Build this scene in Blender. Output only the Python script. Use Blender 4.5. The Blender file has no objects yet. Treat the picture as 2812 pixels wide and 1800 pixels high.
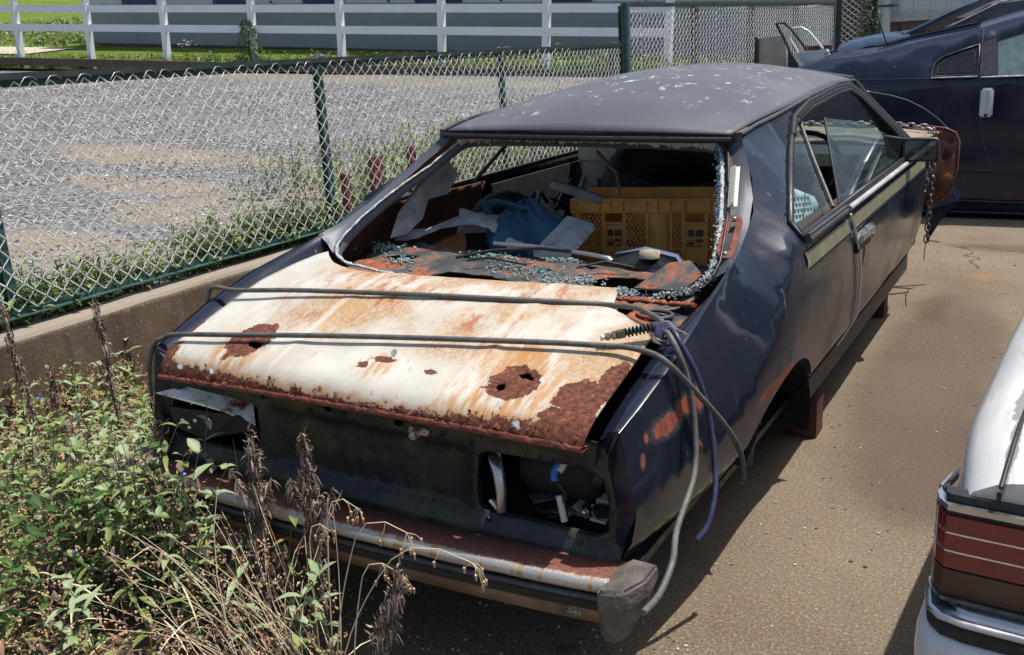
import bpy, bmesh, math, random
from math import radians as RAD, sin, cos, pi
from mathutils import Vector, Matrix, noise as mnoise
from mathutils.geometry import delaunay_2d_cdt
random.seed(7)
S = bpy.context.scene
# ---------------------------------------------------------------- camera
cam = bpy.data.cameras.new('camera'); co = bpy.data.objects.new('camera', cam)
S.collection.objects.link(co); S.camera = co
cam.sensor_width = 36.0; cam.lens = 33.62; cam.clip_start = 0.05; cam.clip_end = 500
yaw, pit, rol = RAD(-31.0), RAD(16.0), RAD(-3.24)
_f = Vector((sin(yaw)*cos(pit), cos(yaw)*cos(pit), -sin(pit)))
_r = Vector((cos(yaw), -sin(yaw), 0)); _u = _r.cross(_f)
r2 = _r*cos(rol)+_u*sin(rol); u2 = -_r*sin(rol)+_u*cos(rol)
co.matrix_world = Matrix(((r2.x, u2.x, -_f.x, 1.43), (r2.y, u2.y, -_f.y, -1.6), (r2.z, u2.z, -_f.z, 1.38), (0, 0, 0, 1)))
# ---------------------------------------------------------------- light
SUNV = Vector((0.26, 0.24, 1.0)).normalized()
EL = math.asin(SUNV.z); AZ = math.atan2(SUNV.x, SUNV.y)
W = bpy.data.worlds.new('World'); S.world = W; W.use_nodes = True
sky = W.node_tree.nodes.new('ShaderNodeTexSky'); sky.sky_type = 'NISHITA'; sky.sun_disc = False
sky.sun_elevation = EL; sky.sun_rotation = AZ; sky.air_density = 1.2; sky.dust_density = 2.5
bg = W.node_tree.nodes['Background']; bg.inputs['Strength'].default_value = 0.112
W.node_tree.links.new(sky.outputs[0], bg.inputs[0])
sl = bpy.data.lights.new('sun', 'SUN'); sl.energy = 4.4; sl.angle = RAD(0.53); sl.color = (1.0, 0.955, 0.88)
so = bpy.data.objects.new('sun', sl); S.collection.objects.link(so)
so.rotation_euler = SUNV.to_track_quat('Z', 'Y').to_euler(); so.location = (0, 0, 10)
S.view_settings.view_transform = 'Standard'; S.view_settings.look = 'None'
S.view_settings.exposure = 0.36; S.view_settings.gamma = 1.0
S.cycles.max_bounces = 8; S.cycles.transparent_max_bounces = 12
# ---------------------------------------------------------------- materials
class NT:
    def __init__(s, name):
        s.m = bpy.data.materials.new(name); s.m.use_nodes = True
        s.t = s.m.node_tree; s.b = s.t.nodes['Principled BSDF']; s.l = s.t.links
        tc = s.t.nodes.new('ShaderNodeTexCoord'); s.P = tc.outputs['Object']; s.G = tc.outputs['Generated']
    def n(s, k, **kw):
        o = s.t.nodes.new('ShaderNode'+k)
        for a, v in kw.items(): setattr(o, a, v)
        return o
    def put(s, sock, v):
        if v is None: return
        if isinstance(v, bpy.types.NodeSocket): s.l.new(v, sock)
        else: sock.default_value = v
    def scale(s, vec, sc, loc=(0, 0, 0), rot=(0, 0, 0)):
        o = s.n('Mapping'); s.put(o.inputs[0], vec); o.inputs['Scale'].default_value = sc
        o.inputs['Location'].default_value = loc; o.inputs['Rotation'].default_value = rot; return o.outputs[0]
    def noise(s, sc, det=4, rough=.55, vec=None, dist=0):
        o = s.n('TexNoise'); s.put(o.inputs['Vector'], vec or s.P); o.inputs['Scale'].default_value = sc
        o.inputs['Detail'].default_value = det; o.inputs['Roughness'].default_value = rough
        o.inputs['Distortion'].default_value = dist; return o.outputs[0]
    def vor(s, sc, vec=None, feat='F1', out=0, rnd=1.0):
        o = s.n('TexVoronoi', feature=feat); s.put(o.inputs['Vector'], vec or s.P); o.inputs['Scale'].default_value = sc
        if 'Randomness' in o.inputs: o.inputs['Randomness'].default_value = rnd
        return o.outputs[out]
    def math(s, op, a, b=None, c=None, clamp=False):
        o = s.n('Math', operation=op, use_clamp=clamp)
        for i, v in enumerate((a, b, c)): s.put(o.inputs[i], v)
        return o.outputs[0]
    def mr(s, v, a, b, c=0., d=1., smooth=True):
        o = s.n('MapRange', interpolation_type='SMOOTHSTEP' if smooth else 'LINEAR')
        for i, x in enumerate((v, a, b, c, d)): s.put(o.inputs[i], x)
        return o.outputs[0]
    def mix(s, f, a, b, mode='MIX'):
        o = s.n('Mix', data_type='RGBA', blend_type=mode, clamp_factor=True)
        s.put(o.inputs[0], f); s.put(o.inputs[6], col(a)); s.put(o.inputs[7], col(b)); return o.outputs[2]
    def ramp(s, v, pts):
        o = s.n('ValToRGB'); s.put(o.inputs[0], v); e = o.color_ramp.elements
        while len(e) < len(pts): e.new(.5)
        for x, (p, c) in zip(e, pts): x.position = p; x.color = col(c)
        return o.outputs[0]
    def bump(s, h, st=.3, d=.01, nrm=None):
        o = s.n('Bump'); o.inputs['Strength'].default_value = st; o.inputs['Distance'].default_value = d
        s.put(o.inputs['Height'], h)
        if nrm: s.put(o.inputs['Normal'], nrm)
        return o.outputs[0]
    def sep(s, vec=None):
        o = s.n('SeparateXYZ'); s.put(o.inputs[0], vec or s.P); return o.outputs
    def blobs(s, lst, wob=.5, wsc=14, det=5, edge=.18, off=1.0):
        """mask of noisy ellipsoids: lst of (x,y,z,rx,ry,rz)"""
        cur = None
        for (x, y, z, rx, ry, rz) in lst:
            q = s.scale(s.P, (1/rx, 1/ry, 1/rz), (-x/rx, -y/ry, -z/rz))
            L = s.n('VectorMath', operation='LENGTH'); s.put(L.inputs[0], q)
            cur = L.outputs['Value'] if cur is None else s.math('MINIMUM', cur, L.outputs['Value'])
        nz = s.noise(wsc, det, .65)
        v = s.math('ADD', cur, s.math('MULTIPLY', s.math('SUBTRACT', nz, .5), wob*2))
        return s.mr(v, off+edge/2, off-edge/2)
    def out(s, c=None, rough=None, metal=None, nrm=None, spec=None, coat=None, alpha=None, **kw):
        s.put(s.b.inputs['Base Color'], col(c)); s.put(s.b.inputs['Roughness'], rough); s.put(s.b.inputs['Metallic'], metal)
        s.put(s.b.inputs['Normal'], nrm); s.put(s.b.inputs['Specular IOR Level'], spec); s.put(s.b.inputs['Coat Weight'], coat)
        s.put(s.b.inputs['Alpha'], alpha)
        for k, v in kw.items(): s.put(s.b.inputs[k], v)
        return s.m
def col(c):
    if isinstance(c, (tuple, list)) and len(c) == 3: return (*c, 1)
    return c
def simple(name, c, rough=.6, metal=0., var=.25, sc=20, bump=.1, c2=None, d=.004, **kw):
    t = NT(name); nz = t.noise(sc, 5, .6)
    dk = c2 or tuple(x*(1-var) for x in c); lt = tuple(min(1, x*(1+var)) for x in c)
    cc = t.ramp(nz, [(.3, dk), (.7, lt)])
    return t.out(cc, t.mr(t.noise(sc*2.3, 3), .3, .7, max(0, rough-.1), min(1, rough+.1)), metal, t.bump(t.noise(sc*4, 4), bump, d) if bump else None, **kw)
RUST_O = (.42, .115, .03); RUST_D = (.105, .032, .018); RUST_R = (.30, .062, .028)
def rustcol(t, sc=60):
    n1 = t.noise(sc, 6, .7); return t.ramp(n1, [(.3, (.05, .018, .012)), (.48, RUST_D), (.62, (.2, .06, .025)), (.8, RUST_O)])
# ---------------------------------------------------------------- mesh helpers
def link(name, verts, faces, mats, parent=None, midx=None, smooth=False, inv=True):
    me = bpy.data.meshes.new(name); me.from_pydata([tuple(v) for v in verts], [], [tuple(f) for f in faces])
    if not isinstance(mats, (list, tuple)): mats = [mats]
    for m in mats: me.materials.append(m)
    if midx: me.polygons.foreach_set('material_index', midx)
    me.polygons.foreach_set('use_smooth', [smooth]*len(me.polygons)) if isinstance(smooth, bool) else me.polygons.foreach_set('use_smooth', smooth)
    me.update()
    o = bpy.data.objects.new(name, me); S.collection.objects.link(o)
    if parent:
        o.parent = parent
        if inv: o.matrix_parent_inverse = wm(parent).inverted()
    return o
def wm(o):
    m = Matrix.LocRotScale(o.location, o.rotation_euler, o.scale)
    if o.parent: m = wm(o.parent) @ o.matrix_parent_inverse @ m
    return m
class MB:
    def __init__(s): s.v = []; s.f = []; s.m = []; s.s = []
    def add(s, vs, fs, mi=0, sm=False):
        k = len(s.v); s.v += [Vector(v) for v in vs]; s.f += [tuple(i+k for i in f) for f in fs]
        s.m += [mi]*len(fs); s.s += [sm]*len(fs); return s
    def box(s, a, b, mi=0, mat=None, bev=0):
        x0, y0, z0 = a; x1, y1, z1 = b
        if bev:
            bm = bmesh.new(); bmesh.ops.create_cube(bm, size=1)
            for v in bm.verts: v.co = Vector(((x0+x1)/2+v.co.x*(x1-x0), (y0+y1)/2+v.co.y*(y1-y0), (z0+z1)/2+v.co.z*(z1-z0)))
            bmesh.ops.bevel(bm, geom=bm.edges[:], offset=bev, segments=2, affect='EDGES')
            bm.verts.index_update(); vs = [v.co.copy() for v in bm.verts]; fs = [[v.index for v in f.verts] for f in bm.faces]; bm.free()
        else:
            vs = [Vector(p) for p in [(x0, y0, z0), (x1, y0, z0), (x1, y1, z0), (x0, y1, z0), (x0, y0, z1), (x1, y0, z1), (x1, y1, z1), (x0, y1, z1)]]
            fs = [(0, 3, 2, 1), (4, 5, 6, 7), (0, 1, 5, 4), (1, 2, 6, 5), (2, 3, 7, 6), (3, 0, 4, 7)]
        if mat: vs = [mat @ v for v in vs]
        return s.add(vs, fs, mi)
    def tube(s, pts, r, n=8, mi=0, cap=True, closed=False, flat=1.0):
        pts = [Vector(p) for p in pts]; N = len(pts); rs = r if isinstance(r, (list, tuple)) else [r]*N
        vs = []; up = None
        for i, p in enumerate(pts):
            a = pts[(i-1) % N] if (closed or i > 0) else p; b = pts[(i+1) % N] if (closed or i < N-1) else p
            t = (b-a); t = t.normalized() if t.length > 1e-9 else Vector((0, 0, 1))
            if up is None: up = Vector((0, 0, 1)) if abs(t.z) < .9 else Vector((1, 0, 0))
            x = t.cross(up)
            if x.length < 1e-4: x = t.orthogonal()
            x.normalize(); y = x.cross(t); up = y
            for k in range(n):
                th = 2*pi*k/n; vs.append(p+x*cos(th)*rs[i]+y*sin(th)*rs[i]*flat)
        fs = []
        for i in range(N if closed else N-1):
            for k in range(n):
                a = i*n+k; b = i*n+(k+1) % n; c = ((i+1) % N)*n+(k+1) % n; d = ((i+1) % N)*n+k; fs.append((a, b, c, d))
        k0 = len(s.f)
        s.add(vs, fs, mi, True)
        if cap and not closed: s.add(vs[:n], [tuple(range(n))[::-1]], mi); s.add(vs[-n:], [tuple(range(n))], mi)
        return s
    def lathe(s, prof, c=(0, 0, 0), axis='z', n=24, mi=0, mat=None, sm=True):
        vs = []
        for (r, h) in prof:
            for k in range(n):
                a = 2*pi*k/n; p = Vector((r*cos(a), r*sin(a), h))
                if axis == 'x': p = Vector((p.z, p.x, p.y))
                if axis == 'y': p = Vector((p.x, p.z, p.y))
                p = (mat @ p) if mat else p+Vector(c)
                vs.append(p)
        fs = [(i*n+k, i*n+(k+1) % n, (i+1)*n+(k+1) % n, (i+1)*n+k) for i in range(len(prof)-1) for k in range(n)]
        return s.add(vs, fs, mi, sm)
    def loft(s, rings, mi=0, sm=True, close=True, caps=False):
        n = len(rings[0]); vs = [p for r in rings for p in r]; fs = []
        for i in range(len(rings)-1):
            for k in range(n if close else n-1): fs.append((i*n+k, i*n+(k+1) % n, (i+1)*n+(k+1) % n, (i+1)*n+k))
        s.add(vs, fs, mi, sm)
        if caps: s.add(rings[0], [tuple(range(n))[::-1]], mi); s.add(rings[-1], [tuple(range(n))], mi)
        return s
    def poly(s, pts, mi=0, th=None):
        """flat polygon, optional thickness vector"""
        n = len(pts); pts = [Vector(p) for p in pts]
        if th is None: return s.add(pts, [tuple(range(n))], mi)
        th = Vector(th); q = [p+th for p in pts]
        return s.add(pts+q, [tuple(range(n))[::-1], tuple(range(n, 2*n))]+[(i, (i+1) % n, n+(i+1) % n, n+i) for i in range(n)], mi)
    def build(s, name, mats, parent=None, inv=True): return link(name, s.v, s.f, mats, parent, s.m, s.s, inv)
def inpoly(x, y, P):
    c = False; j = len(P)-1
    for i in range(len(P)):
        if (P[i][1] > y) != (P[j][1] > y) and x < (P[j][0]-P[i][0])*(y-P[i][1])/(P[j][1]-P[i][1])+P[i][0]: c = not c
        j = i
    return c
def dens(P, step, closed=True):
    o = []
    n = len(P)
    for i in range(n if closed else n-1):
        a = Vector(P[i]); b = Vector(P[(i+1) % n]); k = max(1, int((b-a).length/step))
        for j in range(k): o.append(tuple(a+(b-a)*j/k))
    if not closed: o.append(tuple(P[-1]))
    return o
def catmull(P, k=6):
    P = [Vector(p) for p in P]; o = []
    for i in range(len(P)-1):
        a = P[max(0, i-1)]; b = P[i]; c = P[i+1]; d = P[min(len(P)-1, i+2)]
        for j in range(k):
            t = j/k; o.append(tuple(.5*((2*b)+(c-a)*t+(2*a-5*b+4*c-d)*t*t+(3*b-a-3*c+d)*t**3)))
    return o+[tuple(P[-1])]
def interp(x, T):
    if x <= T[0][0]: return T[0][1]
    for (a, b), (c, d) in zip(T, T[1:]):
        if x <= c: return b+(d-b)*(x-a)/(c-a)
    return T[-1][1]
def panel(name, outline, fn, mats, parent=None, holes=(), step=.05, th=.0025, hstep=None, smooth=True, jag=0, jagh=0, flip=False, mi=None):
    """sheet cut to a 2-D outline with holes, mapped to 3-D by fn, with real thickness"""
    def jg(P, a):
        if not a: return P
        return [(p[0]+mnoise.noise(Vector((p[0]*45, p[1]*45, 1)))*a, p[1]+mnoise.noise(Vector((p[0]*45, p[1]*45, 9)))*a) for p in P]
    O = jg(dens(outline, step if not jag else min(step, .012)), jag)
    H = [jg(dens(h, hstep or (step if not jagh else .01)), jagh) for h in holes]
    pts = []; edges = []
    for L in [O]+H:
        k = len(pts); pts += L; edges += [(k+i, k+(i+1) % len(L)) for i in range(len(L))]
    xs = [p[0] for p in O]; ys = [p[1] for p in O]
    x = min(xs)+step*.5; r = 0
    while x < max(xs):
        y = min(ys)+step*.5*(1+(r % 2)*.5)
        while y < max(ys):
            if inpoly(x, y, O) and not any(inpoly(x, y, h) for h in H):
                if min((x-p[0])**2+(y-p[1])**2 for p in pts[:len(O)+sum(len(h) for h in H)]) > (step*.45)**2: pts.append((x, y))
            y += step
        x += step; r += 1
    V, _, F, *_ = delaunay_2d_cdt([Vector(p[:2]) for p in pts], edges, [], 0, 1e-6)
    F2 = []
    for f in F:
        cx = sum(V[i][0] for i in f)/len(f); cy = sum(V[i][1] for i in f)/len(f)
        if inpoly(cx, cy, O) and not any(inpoly(cx, cy, h) for h in H): F2.append(tuple(f)[::-1] if flip else tuple(f))
    o = link(name, [fn(v[0], v[1]) for v in V], F2, mats, parent, smooth=smooth)
    if th == 0:
        h = 1e-3; N = []
        for v in V:
            p = Vector(fn(v[0]+h, v[1]))-Vector(fn(v[0]-h, v[1])); q = Vector(fn(v[0], v[1]+h))-Vector(fn(v[0], v[1]-h)); nn = p.cross(q).normalized(); N.append(-nn if flip else nn)
        o.data.normals_split_custom_set_from_vertices(N)
    if th:
        md = o.modifiers.new('sheet', 'SOLIDIFY'); md.thickness = th; md.offset = -1
        if isinstance(mats, (list, tuple)) and len(mats) > 1: md.material_offset = 1; md.material_offset_rim = 0
    return o
def tag(o, label=None, cat=None, group=None, kind=None):
    if label: o['label'] = label
    if cat: o['category'] = cat
    if group: o['group'] = group
    if kind: o['kind'] = kind
    return o
def root(name, loc, label, cat, group=None, rz=0):
    o = bpy.data.objects.new(name, None); o.empty_display_size = .1; S.collection.objects.link(o)
    o.location = loc; o.rotation_euler = (0, 0, rz); return tag(o, label, cat, group)
def fbm(x, y, sc=1., o=3):
    return mnoise.fractal(Vector((x*sc, y*sc, 3.7)), 1., 2., o)
# ================================================================ MATERIALS
def mat_concrete():
    t = NT('weathered_concrete')
    big = t.noise(.9, 5, .6); mid = t.noise(7, 6, .65); fine = t.noise(120, 5, .85); ag = t.vor(110)
    c = t.ramp(big, [(.35, (.115, .083, .056)), (.5, (.165, .128, .088)), (.65, (.20, .162, .115))])
    c = t.mix(t.mr(mid, .35, .7, 0, .45), c, (.125, .098, .075))
    c = t.mix(t.mr(fine, .52, .66, 0, .8), c, (.46, .38, .27)); c = t.mix(t.mr(fine, .48, .34, 0, .85), c, (.05, .038, .027))
    c = t.mix(t.mr(t.noise(900, 2, .5), .55, .75, 0, .5), c, (.45, .40, .32))
    damp = t.blobs([(.98, 2.6, 0, .26, 1.3, 1), (1.15, 1.6, 0, .3, .5, 1)], .35, 3, 5, .5)
    c = t.mix(t.math('MULTIPLY', damp, .6), c, (.085, .062, .052)); oil = t.blobs([(.85, 3.6, 0, .08, .3, 1), (1.05, 5.2, 0, .3, .12, 1)], .8, 9, 6, .9); c = t.mix(t.math('MULTIPLY', oil, .35), c, (.045, .035, .028))
    wv = t.scale(t.P, (1, 1, 1), (3.1, .4, 0)); cr = t.vor(.55, t.n('VectorMath', operation='ADD').outputs[0], 'DISTANCE_TO_EDGE')
    va = [n for n in t.t.nodes if n.bl_idname == 'ShaderNodeVectorMath'][-1]
    t.put(va.inputs[0], wv); nn = t.n('TexNoise'); nn.inputs['Scale'].default_value = 5; t.put(nn.inputs['Vector'], t.P)
    sc = t.n('VectorMath', operation='SCALE'); t.put(sc.inputs[0], nn.outputs['Color']); sc.inputs['Scale'].default_value = .22; t.put(va.inputs[1], sc.outputs[0])
    cr_ = t.blobs([(1.0, 4.9, 0, .8, .35, 1), (.9, 1.5, 0, .12, .1, 1)], .3, 4, 3, .3); cr = t.math('SUBTRACT', 1, t.math('MULTIPLY', t.mr(cr, .006, .002), cr_)); c = t.mix(t.mr(cr, .9, .1, 0, .6), c, (.04, .03, .025))
    c = t.mix(t.math('MULTIPLY', t.blobs([(1.02, 4.35, 0, .07, .09, 1)], .7, 12, 5, 1.0), t.mr(fine, .35, .6, .1, .8)), c, (.27, .14, .07))
    h = t.math('ADD', fine, t.math('MULTIPLY', ag, -.6))
    return t.out(c, .93, nrm=t.bump(t.math('SUBTRACT', h, t.mr(cr, .9, .1, 0, 1.)), .65, .004), spec=.2)
def mat_wall():
    t = NT('stained_wall_concrete'); n1 = t.noise(3.5, 6, .7); n2 = t.noise(70, 5, .7)
    sx = t.sep()
    st = t.noise(5, 5, .6, vec=t.scale(t.P, (1, 3, .35)))
    c = t.ramp(n1, [(.3, (.062, .040, .027)), (.6, (.118, .083, .058)), (.8, (.20, .15, .105))])
    c = t.mix(t.mr(st, .45, .68, 0, .6), c, (.06, .04, .03))
    c = t.mix(t.mr(n2, .58, .72, 0, .6), c, (.36, .31, .25)); c = t.mix(t.mr(n2, .42, .25, 0, .6), c, (.045, .033, .026))
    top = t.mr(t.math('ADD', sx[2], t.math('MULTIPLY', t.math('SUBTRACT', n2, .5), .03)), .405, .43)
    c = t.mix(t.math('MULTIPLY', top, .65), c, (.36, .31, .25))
    return t.out(c, .95, nrm=t.bump(n2, .6, .006), spec=.2)
def mat_gravel():
    t = NT('crushed_gravel')
    v = t.n('TexVoronoi'); t.put(v.inputs['Vector'], t.P); v.inputs['Scale'].default_value = 34
    v2 = t.n('TexVoronoi'); t.put(v2.inputs['Vector'], t.P); v2.inputs['Scale'].default_value = 60
    s1 = t.n('SeparateColor'); t.put(s1.inputs[0], v.outputs['Color']); s2 = t.n('SeparateColor'); t.put(s2.inputs[0], v2.outputs['Color'])
    c = t.ramp(s1.outputs[0], [(.0, (.022, .021, .023)), (.35, (.105, .10, .103)), (.75, (.215, .21, .213)), (1., (.5, .495, .49))])
    c = t.mix(.35, c, t.ramp(s2.outputs[1], [(0, (.03, .03, .035)), (1, (.33, .33, .35))])); c = t.mix(t.mr(t.noise(17, 3, .8), .35, .6, .55, 0), c, (.05, .05, .055))
    c = t.mix(t.mr(t.noise(1.1, 4), .35, .7, 0, .4), c, (.16, .155, .165))
    px = t.blobs([(-3.4, 2.7, .5, .7, .5, 9), (-4.6, 3.2, .5, .9, .28, 9), (-3.1, 4.4, .5, .7, 1.3, 9), (-3.3, 1.5, .5, .8, .5, 9), (-2.6, 3.2, .5, .5, 1.6, 9), (-5.6, 4.3, .5, 1.4, .5, 9)], .55, 1.6, 6, .45)
    sand = t.mix(t.noise(60, 4), (.19, .15, .10), (.33, .27, .19))
    c = t.mix(t.math('MULTIPLY', t.math('MULTIPLY', px, .75), t.mr(t.noise(30, 4, .7), .3, .55, .35, .95)), c, sand)
    c = t.mix(t.mr(t.blobs([(-12, 10.9, 1.2, 9, .6, 9)], .4, 1, 4, .5), 0, 1, 0, .5), c, (.22, .2, .13))
    return t.out(c, .95, nrm=t.bump(v.outputs[0], .9, .012), spec=.15)
def mat_grass():
    t = NT('rough_grass'); n = t.noise(1.3, 6, .7); f = t.noise(30, 4, .7)
    c = t.ramp(n, [(.3, (.09, .14, .02)), (.55, (.17, .23, .04)), (.75, (.27, .27, .08))])
    c = t.mix(t.mr(f, .35, .6, .6, 0), c, (.05, .08, .015))
    return t.out(c, 1, nrm=t.bump(f, 1, .05), spec=.1)
def mat_body(name='navy_body_paint', base=(.010, .014, .026), rough=.13, patches=()):
    t = NT(name); n = t.noise(2.5, 5, .6); f = t.noise(160, 4, .7)
    st = t.noise(7, 5, .7, vec=t.scale(t.P, (6, 5, .6)))
    dust = t.mr(n, .35, .75, 0, .55)
    c = t.mix(dust, base, tuple(x*1.6+.007 for x in base))
    c = t.mix(t.mr(st, .58, .75, 0, .22), c, (.13, .13, .13))
    c = t.mix(t.mr(f, .66, .74, 0, .5), c, (.2, .2, .2))
    scr = t.noise(40, 3, .6, vec=t.scale(t.P, (1, 1, .12))); c = t.mix(t.mr(scr, .70, .76, 0, .6), c, (.25, .25, .26))
    r = t.mr(n, .3, .7, rough-.05, rough+.16); r = t.math('ADD', r, t.mr(t.noise(4, 6, .7, vec=t.scale(t.P, (1, 1, .5))), .48, .72, 0, .12)); nr = t.bump(t.noise(2.2, 2), .02, .02)
    nr = t.bump(f, .02, .002, nr)
    if patches:
        pm = t.blobs(patches, .85, 40, 8, .1)
        halo = t.blobs(patches, .5, 20, 6, .8, off=1.35)
        rc = t.ramp(t.noise(45, 5, .7, vec=t.scale(t.P, (1, 1, .4))), [(.3, (.12, .03, .02)), (.6, (.28, .07, .038)), (.85, (.36, .13, .08))])
        c = t.mix(t.math('MULTIPLY', halo, .22), c, (.22, .19, .17))
        c = t.mix(pm, c, rc); r = t.math('MAXIMUM', r, t.math('MULTIPLY', pm, .9)); nr = t.bump(t.math('MULTIPLY', pm, t.noise(90, 4)), .5, .004, nr)
    return t.out(c, r, 0, nr, spec=.42, coat=.0, **{'Coat Roughness': .09})
def mat_roof():
    t = NT('faded_roof_paint'); n = t.noise(2.2, 5)
    c = t.mix(t.mr(n, .3, .7), (.070, .073, .086), (.098, .10, .112))
    sc = t.noise(13, 7, .78, vec=t.scale(t.P, (1.6, .9, 1), rot=(0, 0, .7)))
    reg = t.blobs([(-.1, 2.25, 1.25, .42, .45, .6), (-.3, 1.5, 1.25, .2, .3, .6), (.05, 1.75, 1.25, .35, .35, .6), (.30, 1.9, 1.25, .25, .45, .6), (-.3, 2.1, 1.25, .2, .3, .6)], .3, 4, 3, 1.0)
    m = t.math('MULTIPLY', t.mr(sc, .590, .635), reg); c = t.mix(m, c, (.52, .51, .50))
    sr = t.noise(16, 4, .8, vec=t.scale(t.P, (3.5, .5, 1), rot=(0, 0, -.5))); c = t.mix(t.mr(sr, .73, .77, 0, .6), c, (.5, .5, .5))
    o = t.math('MULTIPLY', t.mr(sr, .63, .70), t.blobs([(-.12, 2.0, 1.25, .3, .1, .5), (.5, 1.6, 1.2, .1, .5, .4)], .4, 9, 4, .5)); c = t.mix(o, c, (.38, .19, .07))
    sp = t.noise(160, 2, .5); c = t.mix(t.mr(sp, .78, .82, 0, .7), c, (.6, .6, .6))
    return t.out(c, t.mr(n, .3, .7, .42, .55), 0, t.bump(t.noise(4, 3), .1, .02), spec=.45)
def mat_lid():
    t = NT('peeling_white_paint')
    n = t.noise(6, 6, .6); P = t.P; x, y, z = t.sep()
    white = t.mix(t.mr(n, .3, .7), (.54, .52, .46), (.44, .41, .345))
    # cracked enamel
    wb = t.n('VectorMath', operation='ADD'); nn = t.n('TexNoise'); nn.inputs['Scale'].default_value = 18; t.put(nn.inputs['Vector'], P)
    sc = t.n('VectorMath', operation='SCALE'); t.put(sc.inputs[0], nn.outputs['Color']); sc.inputs['Scale'].default_value = .03
    t.put(wb.inputs[0], P); t.put(wb.inputs[1], sc.outputs[0])
    ck = t.vor(78, wb.outputs[0], 'DISTANCE_TO_EDGE'); ckl = t.mr(ck, .09, .02)
    reg = t.math('MULTIPLY', t.mr(t.noise(3.2, 4), .40, .55), t.mr(y, .08, .16)); reg = t.math('MULTIPLY', reg, t.mr(x, -.55, -.3))
    rg2 = t.math('MULTIPLY', reg, t.mr(t.noise(70, 6, .8, vec=t.scale(P, (1.3, .7, 1))), .35, .62, .15, .95)); c = t.mix(rg2, white, (.40, .235, .10))
    c = t.mix(t.math('MULTIPLY', ckl, t.math('MULTIPLY', reg, .55)), c, (.30, .16, .07))
    # grey grime near rear
    gm = t.noise(30, 6, .75, vec=t.scale(P, (1.6, .7, 1), rot=(0, 0, .3)))
    c = t.mix(t.math('MULTIPLY', t.mr(gm, .60, .68), t.mr(y, .30, .12, .15, .75)), c, (.22, .22, .21))
    # stains drawn rearward
    sv = t.scale(P, (5.5, 1.05, 1), rot=(0, 0, -.12)); s1 = t.noise(2.1, 7, .72, vec=sv)
    sreg = t.math('MULTIPLY', t.mr(t.noise(2.6, 3), .38, .6, 0, 1), t.mr(x, -.62, -.15, .25, 1))
    stn = t.math('MULTIPLY', t.mr(s1, .40, .60), t.math('MULTIPLY', sreg, t.mr(y, .04, .2, .35, 1)))
    c = t.mix(t.math('MULTIPLY', stn, t.mr(t.noise(55, 5, .7), .35, .6, .25, .9)), c, (.42, .235, .085))
    s2 = t.noise(7.5, 7, .72, vec=t.scale(P, (3.2, 1.1, 1), rot=(0, 0, .55)))
    dk = t.math('MULTIPLY', t.mr(s2, .50, .57), t.math('MULTIPLY', sreg, t.mr(y, .1, .2)))
    s3 = t.noise(38, 6, .75, vec=t.scale(P, (1.6, .6, 1), rot=(0, 0, .4))); dk = t.math('MULTIPLY', dk, t.mr(s3, .40, .54, .2, 1))
    c = t.mix(dk, c, (.33, .12, .045))
    # long white wipe lines
    rib = t.blobs([(-.225, .4, .75, .012, .4, .3), (.285, .35, .75, .012, .35, .3)], .35, 20, 3, .8); c = t.mix(t.math('MULTIPLY', rib, .28), c, (.8, .78, .72))
    # rust
    B = [(-.375, .09, .69, .066, .075, .12), (.41, .090, .68, .062, .055, .12), (.575, .095, .68, .058, .055, .12), (.615, .17, .7, .030, .06, .1), (.58, .02, .64, .07, .035, .06),
         (.06, .085, .70, .03, .012, .1), (.02, .055, .69, .016, .012, .1), (.205, .07, .69, .018, .008, .1), (-.60, .04, .65, .028, .05, .04), (-.62, .12, .7, .014, .05, .1)]
    halo = t.blobs([(-.375, .04, .67, .085, .085, .12), (.40, .03, .65, .13, .08, .1), (.57, .05, .65, .12, .07, .1), (.40, .15, .69, .13, .09, .12), (.05, .06, .69, .05, .05, .1)]+B, .45, 16, 6, .8)
    hs = t.noise(26, 4, .6, vec=t.scale(P, (2.2, .35, .35)))
    c = t.mix(t.math('MULTIPLY', halo, t.mr(hs, .38, .6, .05, .9)), c, (.40, .19, .06))
    sp_ = t.noise(110, 6, .8, vec=t.scale(P, (1.2, .8, 1))); c = t.mix(t.mr(sp_, .60, .70, 0, .55), c, (.26, .17, .10))
    rm = t.math('MAXIMUM', t.blobs(B[:5]+B[8:], .62, 30, 9, .06), t.blobs(B[5:8], 1.0, 70, 7, .1))
    low = t.math('ADD', z, t.math('MULTIPLY', t.math('SUBTRACT', t.noise(34, 6, .75), .5), .075))
    low = t.math('SUBTRACT', low, t.math('MULTIPLY', x, -.02)); low = t.math('SUBTRACT', low, t.mr(x, .15, .62, 0, .022)); bt = t.mr(low, .640, .636)
    lowh = t.mr(low, .662, .640); c = t.mix(t.math('MULTIPLY', lowh, .7), c, (.42, .21, .07))
    el = t.math('MAXIMUM', t.mr(t.math('SUBTRACT', t.math('ABSOLUTE', x), t.math('MULTIPLY', t.noise(30, 5), .025)), .612, .618), 0)
    c = t.mix(t.math('MULTIPLY', el, t.mr(t.noise(22, 5, .7), .42, .52)), c, (.40, .17, .06))
    rm = t.math('MAXIMUM', rm, bt)
    rc = t.ramp(t.noise(85, 6, .75), [(.32, (.022, .008, .006)), (.46, (.10, .030, .017)), (.58, (.17, .055, .028)), (.72, (.42, .16, .06))])
    c = t.mix(rm, c, rc)
    hh = t.math('ADD', t.math('MULTIPLY', t.math('SUBTRACT', 1, rm), 1.3), t.math('MULTIPLY', rm, t.noise(75, 6, .8)))
    nr = t.bump(hh, .9, .0045); nr = t.bump(t.math('SUBTRACT', t.noise(38, 4), t.math('MULTIPLY', ckl, reg)), .28, .0016, nr)
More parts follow.
